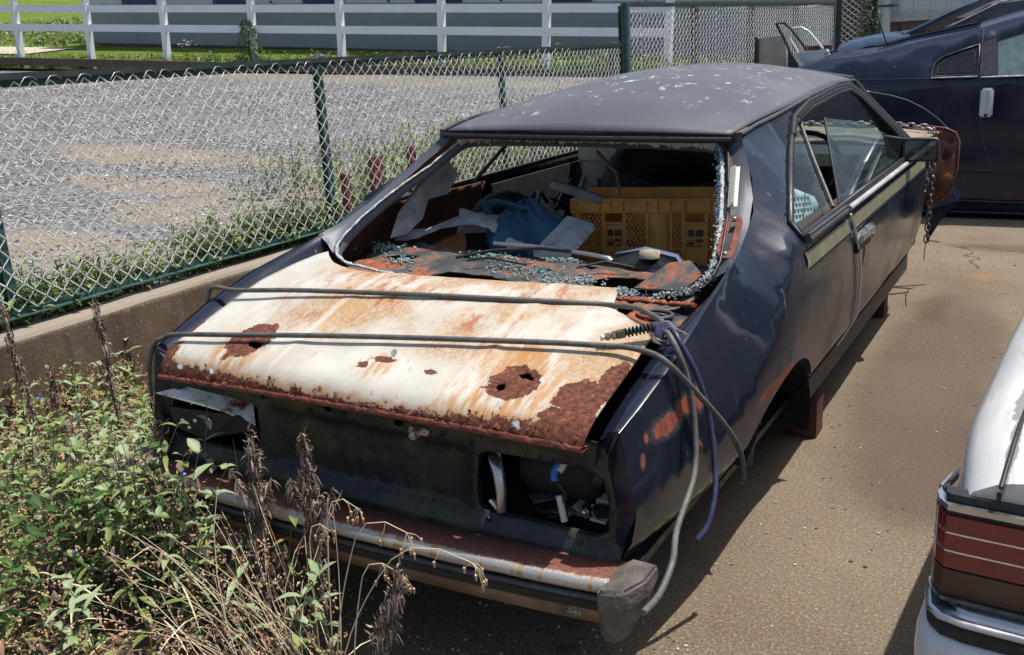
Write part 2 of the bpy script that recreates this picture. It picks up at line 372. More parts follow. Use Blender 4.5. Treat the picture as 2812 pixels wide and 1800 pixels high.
    return t.out(c, t.math('ADD', .38, t.math('MULTIPLY', rm, .5)), 0, nr, spec=.4)
def mat_rustpanel(name, paint=(.022, .026, .035), amt=.5, sc=5, moss=0, rough=.5, glassy=0, inside=False):
    t = NT(name); n = t.noise(sc, 7, .72); c = t.mix(t.mr(t.noise(9, 4), .3, .7), paint, tuple(x*2.0 for x in paint))
    if moss:
        mm = t.noise(3.5, 6, .7); c = t.mix(t.mr(mm, .42, .62, 0, moss), c, (.060, .068, .028))
        c = t.mix(t.mr(t.noise(60, 4, .7), .58, .7, 0, .5), c, (.11, .12, .055))
    rm = t.mr(n, 1-amt-.02, 1-amt+.02) if not inside else t.mr(n, .2, .6)
    halo = t.mr(n, 1-amt-.09, 1-amt); c = t.mix(t.math('MULTIPLY', halo, .5), c, (.3, .12, .05))
    rc = t.ramp(t.noise(38, 6, .7), [(.3, (.08, .025, .015)), (.5, (.25, .06, .025)), (.72, (.47, .14, .05))]) if not inside else \
        t.ramp(t.noise(6, 6, .7), [(.3, (.03, .016, .012)), (.6, (.095, .038, .02)), (.8, (.17, .065, .03))])
    c = t.mix(rm, c, rc)
    return t.out(c, t.math('ADD', rough, t.math('MULTIPLY', rm, .9-rough)), 0, t.bump(t.noise(70, 5, .7), .35, .003), spec=.4)
def mat_leaf(name, a, b, yel=None, rough=.5):
    t = NT(name); oi = t.n('ObjectInfo'); n = t.noise(7, 4); f = t.noise(45, 3)
    c = t.mix(t.mr(n, .3, .7), a, b); c = t.mix(t.mr(f, .55, .75, 0, .5), c, yel or tuple(x*1.4 for x in b))
    m = t.out(c, rough, spec=.35)
    tr = t.n('BsdfTranslucent'); t.put(tr.inputs[0], c); ms = t.n('MixShader'); ms.inputs[0].default_value = .3
    t.l.new(t.b.outputs[0], ms.inputs[1]); t.l.new(tr.outputs[0], ms.inputs[2])
    t.l.new(ms.outputs[0], t.t.nodes['Material Output'].inputs[0]); return m
def mat_glass(name, c=(.75, .85, .85), a=.25, rough=.03):
    t = NT(name); t.out((.02, .03, .03), rough, spec=.6)
    tr = t.n('BsdfTransparent'); tr.inputs[0].default_value = col(c); gl = t.n('BsdfGlossy'); gl.inputs['Roughness'].default_value = rough; gl.inputs[0].default_value = (.9, .95, 1, 1)
    ms = t.n('MixShader'); fr = t.n('LayerWeight'); fr.inputs[0].default_value = .5
    fac = t.math('ADD', t.math('MULTIPLY', t.math('POWER', fr.outputs['Facing'], 4.0), .8), .03); t.l.new(fac, ms.inputs[0])
    t.l.new(tr.outputs[0], ms.inputs[1]); t.l.new(gl.outputs[0], ms.inputs[2])
    df = t.n('BsdfDiffuse'); df.inputs[0].default_value = (.42, .47, .46, 1); m2 = t.n('MixShader')
    t.put(m2.inputs[0], t.mr(t.noise(9, 5, .7, vec=t.scale(t.P, (1, 1, .4))), .35, .75, a*.25, a)); t.l.new(ms.outputs[0], m2.inputs[1]); t.l.new(df.outputs[0], m2.inputs[2])
    t.l.new(m2.outputs[0], t.t.nodes['Material Output'].inputs[0]); return t.m
PATCH = [(.73, .20, .598, .2, .055, .022), (.74, .29, .612, .2, .05, .020), (.73, .35, .61, .2, .022, .028), (.80, .78, .492, .2, .10, .016), (.80, .90, .500, .2, .06, .014), (.80, 1.885, .62, .2, .022, .045), (.80, 1.86, .56, .2, .012, .03),
         (.71, .114, .597, .1, .007, .011), (.715, .093, .553, .1, .008, .014), (.74, .33, .50, .2, .009, .014), (.69, .416, .785, .06, .008, .006)]
M = dict(
    concrete=mat_concrete(), wall=mat_wall(), gravel=mat_gravel(), grass=mat_grass(),
    body=mat_body(patches=PATCH), roof=mat_roof(), lid=mat_lid(),
    shelf=mat_rustpanel('rusted_shelf_steel', (.045, .048, .05), .44, 9), tail=mat_rustpanel('mossy_dark_steel', (.012, .014, .017), .30, 4, .85, .42),
    inner=mat_rustpanel('rusty_inner_steel', (.02, .02, .022), .6, 3, inside=True), deckrust=mat_rustpanel('flaking_deck_steel', (.12, .12, .12), .56, 9),
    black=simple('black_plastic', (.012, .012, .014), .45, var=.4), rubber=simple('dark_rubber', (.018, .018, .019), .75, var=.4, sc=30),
    tyre=simple('tyre_rubber', (.016, .016, .017), .8, var=.4, sc=25, bump=.3), trim=simple('weathered_trim', (.05, .05, .052), .5, var=.5, sc=40),
    chrome=simple('dull_chrome', (.50, .51, .52), .3, .95, var=.2, sc=9, bump=.05), steel=simple('bare_steel', (.33, .33, .34), .45, .8, var=.35, sc=30),
    chain=simple('galvanised_chain', (.20, .20, .20), .42, .75, var=.4, sc=60), white=simple('white_vinyl', (.80, .80, .82), .5, var=.04, sc=3, bump=0),
    fgreen=simple('green_fence_paint', (.042, .10, .082), .55, var=.35, sc=14), fdark=simple('aged_dark_green_paint', (.022, .036, .032), .6, var=.5, sc=10),
    wire=simple('galvanised_wire', (.80, .80, .78), .45, .1, var=.25, sc=25, bump=0), seal=simple('grey_sealant', (.42, .44, .43), .7, var=.45, sc=45, bump=.7, d=.008),
    glassg=simple('shattered_glass', (.34, .46, .45), .12, 0, var=.4, sc=90, bump=.9, d=.01), glassb=simple('blue_shattered_glass', (.16, .26, .36), .25, var=.45, sc=90, bump=.9, d=.01),
    glass=mat_glass('dusty_window_glass', (.86, .94, .94), .02), tint=mat_glass('tinted_window_glass', (.12, .17, .19), .10),
    stripe=simple('olive_stripe_decal', (.235, .215, .135), .5, var=.25, sc=14, bump=0), crate=simple('orange_crate_plastic', (.90, .44, .12), .5, var=.05, sc=11, c2=(.66, .29, .07)),
    ink=simple('black_ink', (.01, .01, .01), .6, var=.2), denim=None, grey=simple('grey_painted_board', (.30, .31, .32), .6, var=.3, sc=18, bump=.3),
    paper=simple('grey_torn_lining', (.34, .34, .35), .75, var=.35, sc=14, bump=.6, d=.006), card=simple('dirty_cardboard', (.30, .26, .2), .85, var=.25, sc=8, bump=.3),
    pale=simple('pale_plastic', (.50, .49, .45), .6, var=.2, sc=7), basket=simple('pale_blue_plastic', (.60, .70, .70), .5, var=.1, sc=5, bump=0),
    hoseg=simple('grey_hose_rubber', (.085, .083, .078), .6, var=.35, sc=40, bump=.3), hoseb=simple('blue_black_hose', (.035, .043, .10), .5, var=.5, sc=25, bump=.3),
    brass=simple('dull_brass', (.35, .30, .2), .35, .9, var=.3, sc=60), bright=simple('bright_steel', (.75, .75, .75), .25, .9, var=.1, sc=40),
    capr=simple('sun_bleached_rubber', (.115, .098, .086), .75, var=.4, sc=16, bump=.9, d=.006, c2=(.035, .029, .026)),
    orange=mat_rustpanel('orange_rust_steel', (.10, .035, .018), .42, 4), white_car=None, leaf=mat_leaf('weed_leaf', (.165, .215, .055), (.27, .33, .11), (.42, .43, .18)),
    leaf2=mat_leaf('dark_weed_leaf', (.035, .085, .02), (.09, .17, .035), (.16, .24, .06)), leafp=mat_leaf('pale_weed_leaf', (.27, .35, .18), (.36, .44, .25), (.46, .52, .32)),
    stem=simple('green_stem', (.12, .16, .05), .7, var=.3), dry=simple('dry_dead_leaf', (.17, .12, .09), .85, var=.5, sc=30, bump=.4, c2=(.04, .026, .02)),
    straw=simple('dry_straw', (.60, .50, .34), .7, var=.25, sc=10), strawr=simple('reddish_dry_stem', (.24, .12, .06), .8, var=.4, sc=12), seed=simple('tan_seed_heads', (.48, .30, .17), .7, var=.3, sc=50),
    blue=simple('blue_petal', (.05, .08, .62), .5, var=.2), redrust=simple('red_rust_steel', (.21, .055, .033), .85, var=.45, sc=45, bump=.8, c2=(.06, .02, .015)),
    soil=simple('dry_litter_soil', (.17, .105, .065), .95, var=.5, sc=35, bump=1, d=.02, c2=(.055, .034, .024)),
    wallgrey=simple('grey_wall_cladding', (.225, .235, .26), .6, var=.05, sc=2, bump=0), found=simple('brown_foundation', (.19, .145, .105), .95, var=.3, sc=4, bump=.4),
    navy=simple('navy_panel', (.018, .016, .10), .5, var=.05, sc=2, bump=0), lightwall=simple('pale_wall_panel', (.45, .46, .50), .6, var=.04, sc=2, bump=0),
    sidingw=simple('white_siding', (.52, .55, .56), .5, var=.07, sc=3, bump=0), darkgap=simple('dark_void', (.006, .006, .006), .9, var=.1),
    board=simple('pale_board', (.36, .33, .28), .7, var=.15, sc=4), silver=simple('pale_blue_silver_paint', (.56, .62, .68), .35, .2, var=.08, sc=4, bump=0),
    red=None, seat=simple('dark_seat_vinyl', (.022, .022, .026), .7, var=.4, sc=10, bump=.3))
def mat_denim():
    t = NT('faded_blue_denim'); n = t.noise(9, 5, .6); w = t.noise(420, 2, .5)
    c = t.mix(t.mr(n, .35, .65), (.024, .066, .12), (.052, .12, .19)); c = t.mix(t.mr(t.noise(7, 5, .7), .55, .68, 0, .65), c, (.06, .085, .06))
    c = t.mix(t.mr(w, .4, .6, 0, .3), c, (.03, .07, .12)); return t.out(c, .95, nrm=t.bump(w, .4, .002), spec=.1)
M['denim'] = mat_denim()
def mat_whitecar():
    t = NT('chalky_white_car_paint'); n = t.noise(3, 5)
    c = t.mix(t.mr(n, .3, .7), (.50, .51, .50), (.62, .62, .60)); gst = t.noise(9, 5, .7, vec=t.scale(t.P, (3, .5, 3))); c = t.mix(t.mr(gst, .5, .7, 0, .4), c, (.35, .34, .32))
    ch = t.blobs([(1.372, .27, .8, .014, .08, .3), (1.375, .12, .7, .008, .10, .3), (1.36, .55, .83, .02, .05, .2)], .9, 30, 6, .2); c = t.mix(t.math('MULTIPLY', ch, .85), c, (.2, .2, .19))
    rs = t.blobs([(1.335, .52, .82, .02, .05, .06)], .8, 30, 6, .6); c = t.mix(rs, c, (.36, .17, .06))
    c = t.mix(t.mr(t.noise(120, 3), .70, .76, 0, .5), c, (.3, .27, .22))
    return t.out(c, .32, 0, t.bump(t.noise(3, 3), .06, .02), spec=.5, coat=.2)
M['white_car'] = mat_whitecar()
def mat_red():
    t = NT('red_lamp_lens'); w = t.n('TexWave', wave_type='BANDS', bands_direction='X'); t.put(w.inputs['Vector'], t.P); w.inputs['Scale'].default_value = 45
    c = t.mix(t.noise(14, 4), (.11, .008, .010), (.24, .02, .022)); return t.out(c, .22, 0, t.bump(w.outputs['Fac'], .5, .003), coat=.3, spec=.6)
M['red'] = mat_red()
M['flake'] = simple('white_paint_flake', (.70, .70, .68), .6, var=.1)
M['amber'] = simple('brown_smoked_lens', (.07, .035, .022), .3, var=.35, sc=8)
def mat_bumper():
    t = NT('rusting_chrome_bar'); x, y, z = t.sep(); f = t.noise(75, 5, .75)
    xa = t.math('MULTIPLY', t.math('POWER', t.math('ABSOLUTE', x), 2.5), .073); rr = t.mr(t.math('SUBTRACT', t.math('ADD', y, t.math('MULTIPLY', t.math('SUBTRACT', f, .5), .035)), xa), -.098, -.088)
    run = t.noise(16, 3, .6, vec=t.scale(t.P, (2.5, .2, .2))); rm = t.math('MAXIMUM', rr, t.mr(run, .50, .60, 0, .8))
    rc = t.ramp(t.vor(120), [(.0, (.05, .016, .012)), (.35, (.13, .045, .032)), (.8, (.20, .075, .05))])
    c = t.mix(rm, (.46, .44, .40), t.mix(rr, (.30, .17, .07), rc))
    return t.out(c, t.math('ADD', .36, t.math('MULTIPLY', rm, .5)), t.math('SUBTRACT', .6, t.math('MULTIPLY', rm, .55)), t.bump(t.math('MULTIPLY', rr, t.vor(120)), .6, .002))
M['bumper'] = mat_bumper()
M['valance'] = mat_rustpanel('brown_primer_valance', (.13, .085, .06), .42, 5, 0)
exec_parts = True
# ================================================================ SETTING
def hG(x, y):
    yy = max(0, y); q = .00254*min(yy, 16)**2+max(0, yy-16)*.081
    return .40+.06*max(0, -2-x)+q+.012*fbm(x, y, .8)
def terrain(name, fn_in, x0, x1, nx, y0, y1, ny, hf, mat):
    xs = [x0+(x1-x0)*(i/nx)**1.6 for i in range(nx+1)]; ys = [y0+(y1-y0)*(j/ny)**1.5 for j in range(ny+1)]
    v = [(x, y, hf(x, y)) for y in ys for x in xs]; n = nx+1
    f = [(j*n+i, j*n+i+1, (j+1)*n+i+1, (j+1)*n+i) for j in range(ny) for i in range(nx)]
    if x1 < x0: f = [q[::-1] for q in f]
    return tag(link(name, v, f, mat, smooth=True), kind='structure')
tag(MB().add([(-2.06, -25, 0), (60, -25, 0), (60, 90, 0), (-2.06-.6, 90, 0)], [(0, 1, 2, 3)]).build('concrete_ground', M['concrete']), kind='structure')
terrain('gravel_ground', None, -2.12, -90, 60, -25, 90, 70, hG, M['gravel'])
def grass_ok(): pass
v = []; f = []
xs = [-2.3-(87)*(i/44)**1.5 for i in range(45)]; ys = [0]+[.3*j for j in range(1, 8)]+[2.5+3*j for j in range(26)]
wf = lambda x: 12.3+(x+6)*.143            # line of the white fence
for y in ys:
    for x in xs: v.append((x, wf(max(x, -22))-.28+y, hG(x, wf(max(x, -22))-.28+y)+.035))
n = len(xs); f = [(j*n+i+1, j*n+i, (j+1)*n+i, (j+1)*n+i+1) for j in range(len(ys)-1) for i in range(n-1)]
tag(link('grass_field', v, f, M['grass'], smooth=True), kind='structure')
mb = MB(); xs = [-20.3-2*i for i in range(20)]
pv = [(x, y, hG(x, y)+.06) for x in xs for y in (12.9, 14.4)]
tag(mb.add(pv, [(2*i, 2*i+1, 2*i+3, 2*i+2) for i in range(19)]).build('footpath', simple('pale_path_gravel', (.42, .38, .30), .9, var=.15)), kind='structure')
# retaining wall
wx = lambda y: -2.0-.026*y
mb = MB(); prof = [(0.0, 0), (0.0, .425), (-.012, .44), (-.13, .445), (-.13, 0)]
ys = [-6+.12*i for i in range(180)]
mb.loft([[(wx(y)+px+.006*fbm(y, pz*5, 3)+(.05 if pz == 0 and px == 0 else 0), y, pz+.003*fbm(y, px*9, 6)) for px, pz in prof] for y in ys], sm=False, close=False)
w = tag(mb.build('retaining_wall', M['wall']), 'stained brown concrete retaining wall under the green mesh fence', 'wall')
# ---- chain-link helper
def mesh_wires(mb, A, Bp, z0, z1, dw=.0395, h=.07, r=.0019, amp=.006, zt=None):
    A = Vector(A); Bp = Vector(Bp); L = (Bp-A).length; d = (Bp-A)/L; nrm = Vector((d.y, -d.x, 0))
    n = int(L/dw)
    for k in range(n):
        pts = []; s0 = k*dw
        za = z0(s0/L); zb = z1(s0/L); m = int((zb-za)/(h/2))
        hh = (zb-za)/m*1.0
        for j in range(m+1):
            zz = za+j*hh; side = (j+k) % 2; s = s0+(dw if side else 0)
            w1 = amp*mnoise.noise(Vector((s*6, zz*7, 1))); w2 = amp*mnoise.noise(Vector((s*6, zz*7, 5)))
            bul = .035*mnoise.noise(Vector((s*.9, zz*1.3, 8)))
            p = A+d*(s+w1*1.5)+nrm*((.004 if (j % 2) else -.004)+bul*.5)+Vector((0, 0, zz+w2))
            pts.append(p)
        # small hooks round the knots
        q = []
        for i, p in enumerate(pts):
            if 0 < i < len(pts)-1:
                a = pts[i-1]; b = pts[i+1]; q += [p+(a-p)*.10, p+(b-p)*.10]
            else: q.append(p)
        mb.tube(q, r, 4, cap=False)
F1 = root('mesh_fence', (-2.1, 2.5, .44), 'green framed chain link fence on the concrete wall beside the rusty coupe', 'fence')
fx = lambda y: -2.1-.026*y
D1 = Vector((-.026, 1, 0)).normalized()
Y0, Y1 = -1.5, 6.77
mb = MB(); mesh_wires(mb, (fx(Y0), Y0, 0), (fx(Y1), Y1, 0), lambda t: .505, lambda t: 1.378, r=.0026); mb.build('wire_mesh', M['wire'], F1)
def beam(mb, a, b, w, h, mi=0, up=(0, 0, 1)):
    a = Vector(a); b = Vector(b); d = (b-a).normalized(); upv = Vector(up); s = d.cross(upv).normalized(); u = s.cross(d)
    vs = [p+s*sx*w/2+u*sz*h/2 for p in (a, b) for sx, sz in ((-1, -1), (1, -1), (1, 1), (-1, 1))]
    return mb.add(vs, [(0, 3, 2, 1), (4, 5, 6, 7), (0, 1, 5, 4), (1, 2, 6, 5), (2, 3, 7, 6), (3, 0, 4, 7)], mi)
mb = MB(); beam(mb, (fx(Y0)-.012, Y0, 1.398), (fx(Y1)-.012, Y1, 1.398), .045, .026); mb.build('top_rail', M['fdark'], F1)
mb = MB(); beam(mb, (fx(Y0)-.036, Y0, 1.372), (fx(Y1)-.036, Y1, 1.372), .006, .030); mb.build('rail_flange', M['fgreen'], F1)
mb = MB(); beam(mb, (fx(Y0)-.012, Y0, .505), (fx(Y1)-.012, Y1, .503), .005, .024); beam(mb, (fx(Y0)+.006, Y0, .489), (fx(Y1)+.006, Y1, .489), .030, .005); mb.build('bottom_rail', M['fgreen'], F1)
mb = MB(); mb.tube([(fx(y)+.012, y, .915+.02*sin(y*1.5)) for y in [Y0+.25*i for i in range(34)]], .0017, 5); mb.build('tension_wire', M['steel'], F1)
def hpost(mb, x, y, z0, z1, w=.040, t=.005):
    mb.box((x-w/2-.03, y-w/2, z0), (x-w/2-.03+t, y+w/2, z1)); mb.box((x+w/2-t-.03, y-w/2, z0), (x+w/2-.03, y+w/2, z1)); mb.box((x-w/2+t-.03, y-.003, z0), (x+w/2-t-.03, y+.003, z1))
for y in (-1.5, .555, 2.56, 4.62, 6.70):
    mb = MB(); hpost(mb, fx(y)-.025, y, .38, 1.40); p = mb.build('post', M['fgreen'], F1)
    mb = MB(); mb.box((fx(y)-.05, y-.05, 1.416), (fx(y)-.0, y-.02, 1.426)); mb.box((fx(y)-.05, y+.03, 1.416), (fx(y)-.0, y+.055, 1.424)); mb.tube([(fx(y)-.03, y-.07, 1.421), (fx(y)-.03, y+.08, 1.421)], .005, 6); mb.build('clamp', M['steel'], p)
for k in range(45):
    mb = MB(); y = Y0+1.0+.14*k+random.uniform(-.04, .04); zb = 1.388; x = fx(y)
    mb.tube([(x+.012, y-.03, zb-.025), (x+.014, y-.005, zb+.003), (x+.008, y+.03, zb+.006), (x+.012, y+.045, zb-.01)], .002, 4, cap=False); mb.build('tie_wire', M['steel'], F1)
# taller fence beyond
F2 = root('tall_mesh_fence', (-2.1, 10, .8), 'taller dark green chain link fence continuing behind the dark car', 'fence')
A2 = Vector((-2.28, 6.9, 0)); B2 = Vector((-1.78, 13.2, 0)); d2 = (B2-A2).normalized(); L2 = (B2-A2).length
zb2 = lambda t: .55+.45*t
zt2 = lambda t: 1.72+.07*t
mb = MB(); mesh_wires(mb, A2, B2, zb2, zt2, .042, .072, .0036); mb.build('wire_mesh', M['wire'], F2)
mb = MB(); beam(mb, A2+Vector((-.02, 0, 1.745)), B2+Vector((-.02, 0, 1.80)), .05, .035); mb.build('top_rail', M['fdark'], F2)
for k in range(5):
    p = A2+d2*(L2*k/4); mb = MB(); hpost(mb, p.x, p.y, .3, 1.74+.06*k/4, .06)
    if k == 0: mb.box((p.x-.02, p.y-.03, .3), (p.x+.035, p.y+.025, 1.76))
    mb.build('post', M['fgreen'] if k == 0 else M['fdark'], F2)
F3 = root('end_mesh_fence', (-1.4, 13.4, .9), 'farthest chain link fence with ivy beside the white ribbed wall', 'fence')
mb = MB(); mesh_wires(mb, (-1.74, 13.45, 0), (-1.25, 13.45, 0), lambda t: .9, lambda t: 2.6, .05, .08, .004); mb.build('wire_mesh', M['wire'], F3)
for x in (-1.77, -1.28): mb = MB(); mb.box((x-.035, 13.4, .6), (x+.035, 13.46, 2.65)); mb.build('post', M['fdark'], F3)
# white ranch fence
TL = .066
def tilt(x, y, h, base=None):
    b = hG(x, y) if base is None else base
    return Vector((x+TL*h, y, b+h))
F4 = root('white_rail_fence', (-10, 11.7, 1.2), 'white two rail ranch fence along the far side of the gravel yard', 'fence')
bz = lambda x: 1.02+.066*(-6-x)
px_posts = [-20.7, -18.9, -17.08, -15.27, -13.45, -11.53, -9.72, -7.83, -6.03, -4.09]
PO = []
for i, x in enumerate(px_posts):
    y = wf(x); mb = MB(); b = bz(x); rings = []
    w = .052; lean = TL+random.uniform(-.012, .012)
    for h in (-.15, 1.16): rings.append([(x+lean*h+sx*w, y+sy*w, b+h) for sx, sy in ((-1, -1), (1, -1), (1, 1), (-1, 1))])
    mb.loft(rings, sm=False)
    rings = [[(x+lean*h+sx*q, y+sy*q, b+h) for sx, sy in ((-1, -1), (1, -1), (1, 1), (-1, 1))] for h, q in ((1.16, .074), (1.185, .074), (1.215, .02))]
    mb.loft(rings, sm=False, caps=True); mb.build('post', M['white'], F4)
for i in range(len(px_posts)-1):
    a, b = px_posts[i], px_posts[i+1]
    for h in (1.0, .65):
        mb = MB(); beam(mb, (a+.05, wf(a)-.01, bz(a)+h), (b+.05, wf(b)-.01, bz(b)+h+.0), .04, .13); mb.build('rail', M['white'], F4)
mb = MB(); beam(mb, (-24, wf(-24)-.3, bz(-24)+.02), (-2.2, wf(-2.2)-.3, bz(-2.2)+.02), .1, .14)
tag(mb.build('kerb', simple('dark_timber_kerb', (.10, .075, .055), .9, var=.4)), 'low dark kerb at the foot of the white fence', 'kerb')
# grey building
GB = root('grey_building', (-11, 15.3, 1.5), 'long grey clad building with navy panels behind the white fence', 'building')
gz = lambda x: 1.50+.066*(-9.7-x)
def gwall(mb, x0, x1, h0, h1, y0, y1, mi=0):
    vs = []
    for x in (x0, x1):
        for y in (y0, y1):
            for h in (h0, h1): vs.append((x+TL*h*.3, y, gz(x)+h))
    mb.add(vs, [(0, 1, 3, 2), (4, 6, 7, 5), (0, 4, 5, 1), (2, 3, 7, 6), (1, 5, 7, 3), (0, 2, 6, 4)], mi)
mb = MB(); gwall(mb, -20.4, -2.1, 0, .9, 15, 18); mb.build('cladding', M['wallgrey'], GB)
mb = MB(); gwall(mb, -20.4, -2.1, .903, 4, 15.03, 18); mb.build('upper_wall', M['lightwall'], GB)
mb = MB(); gwall(mb, -20.3, -2.15, -.6, -.003, 15.05, 17.9); mb.build('foundation', M['found'], GB)
mb = MB(); gwall(mb, -20.4, -2.1, -.03, .0, 14.985, 14.998); mb.build('base_flashing', M['trim'], GB)
for a, b in ((-19.15, -18.0), (-16.05, -15.0), (-13.35, -12.25), (-10.4, -9.3), (-7.5, -6.5)):
    mb = MB(); gwall(mb, a, b, .91, 2.2, 14.985, 15.027); mb.build('navy_panel', M['navy'], GB)
for x in (-14.2, -11.0, -8.35, -5.4):
    mb = MB(); mb.tube([(x, 14.97, gz(x)+.93), (x, 14.9, gz(x)+.96)], .02, 6); mb.build('hook', M['trim'], GB)
# white ribbed building on the right
RB = root('ribbed_building', (2, 16, .8), 'white ribbed metal building with brown base behind the dark cars', 'building')
mb = MB(); mb.box((-1.68, 15.0, 1.63), (12, 18, 4.5))
x = -1.2
while x < 6:
    mb.box((x, 14.975, 1.66), (x+.035, 15.002, 4.5)); x += .235
mb.build('ribbed_cladding', M['sidingw'], RB)
mb = MB(); mb.box((-1.72, 14.93, 1.52), (12, 15.3, 1.628)); mb.build('ledge', simple('grey_ledge', (.42, .42, .40), .7, var=.15), RB)
mb = MB(); mb.box((-1.66, 15.02, .2), (12, 17, 1.518)); mb.build('base_wall', simple('brown_base_wall', (.13, .11, .11), .8, var=.15), RB)
mb = MB(); mb.box((-.55, 14.9, 2.03), (4, 14.97, 2.12)); mb.build('dark_gutter', simple('brown_gutter', (.11, .085, .08), .6), RB)
mb = MB(); mb.tube([(-1.36, 14.86, .3), (-1.36, 14.86, 4.4)], .07, 14); sp = mb.build('downpipe', M['sidingw'], RB)
mb = MB(); mb.box((-1.47, 14.78, 1.75), (-1.22, 14.94, 1.78)); mb.build('pipe_clamp', M['trim'], sp)
# ================================================================ THE WRECKED COUPE
CR = root('wrecked_coupe', (0, 2.0, .24), 'derelict navy coupe with rusty white boot lid, no rear glass and no wheels', 'car')
KR = .02                                   # the wreck leans to its right
def B(x, y, z): return Vector((x+.09*(z-.6), y, z-KR*x))
PROF = [(.24, .716), (.30, .745), (.365, .780), (.385, .795), (.42, .799), (.50, .803), (.60, .803), (.70, .798), (.78, .788), (.85, .776)]
def XS(y, z):
    x = interp(z, PROF) if z <= .85 else .776-.80*(z-.85)
    k = max(0, (.9-y)/.9); x -= .082*k**1.6
    if y > 3: x -= .02*(y-3)**2
    x += .006*math.exp(-((z-.60)/.012)**2)*(1 if y < 9 else 0)*0
    if y < 1.4 and z > .5:
        zc = interp(y, CREASE); z0 = interp(y, Z0T)
        x0 = xs0(y, zc); off = (interp(y, XC)-x0)*(1-max(0, min(1, (y-1.22)/.18)))
        x = x+off*min(1, max(0, (z-z0)/max(.01, zc-z0)))
    return x
def xs0(y, z):
    x = interp(z, PROF) if z <= .85 else .776-.80*(z-.85)
    k = max(0, (.9-y)/.9); return x-.082*k**1.6
side = lambda sg: (lambda y, z: B(sg*XS(y, z), y, z))
arch = [(1.0+.395*cos(a)*(1.12 if cos(a) < 0 else .82), .235+.275*sin(a)) for a in [RAD(180-i*9) for i in range(21)]]
arch = [(y, max(z, .2)) for y, z in arch]
Z0T = [p[:2] for p in catmull([(0, .44, 0), (.45, .50, 0), (.75, .66, 0), (.92, .84, 0), (1.0, .893, 0), (1.1, .945, 0), (1.2, .992, 0), (1.3, 1.03, 0)], 6)]
CREASE = [(.03, .652), (.11, .68), (.227, .722), (.425, .782), (.65, .828), (.835, .872), (.99, .935), (1.087, 1.010), (1.16, 1.075), (1.20, 1.118)]
XC = [(.03, .683), (.11, .693), (.227, .702), (.425, .698), (.65, .682), (.835, .662), (.99, .640), (1.087, .600), (1.16, .550), (1.20, .522)]
GUT = [(1.18, 1.125), (1.30, 1.142), (1.44, 1.155), (1.70, 1.168), (2.0, 1.184), (2.52, 1.202), (2.80, 1.198)]
WIN = [(1.03, .862), (1.015, .90), (1.27, 1.006), (1.40, 1.055), (1.60, 1.123), (1.93, 1.152), (2.44, 1.174), (2.70, 1.176), (2.80, 1.14), (2.98, .99), (3.12, .868)]
LOW = [(.05, .335), (.10, .60)]
quarter = [(.03, .652), (.045, .47), (.04, .33), (.30, .325), (.52, .335)]+[(max(a[0], .55), a[1]) for a in arch if a[1] > .30]+[(1.335, .25), (1.745, .235), (1.84, .30), (1.85, .42), (1.79, .60), (1.62, .82), (1.575, .86)]
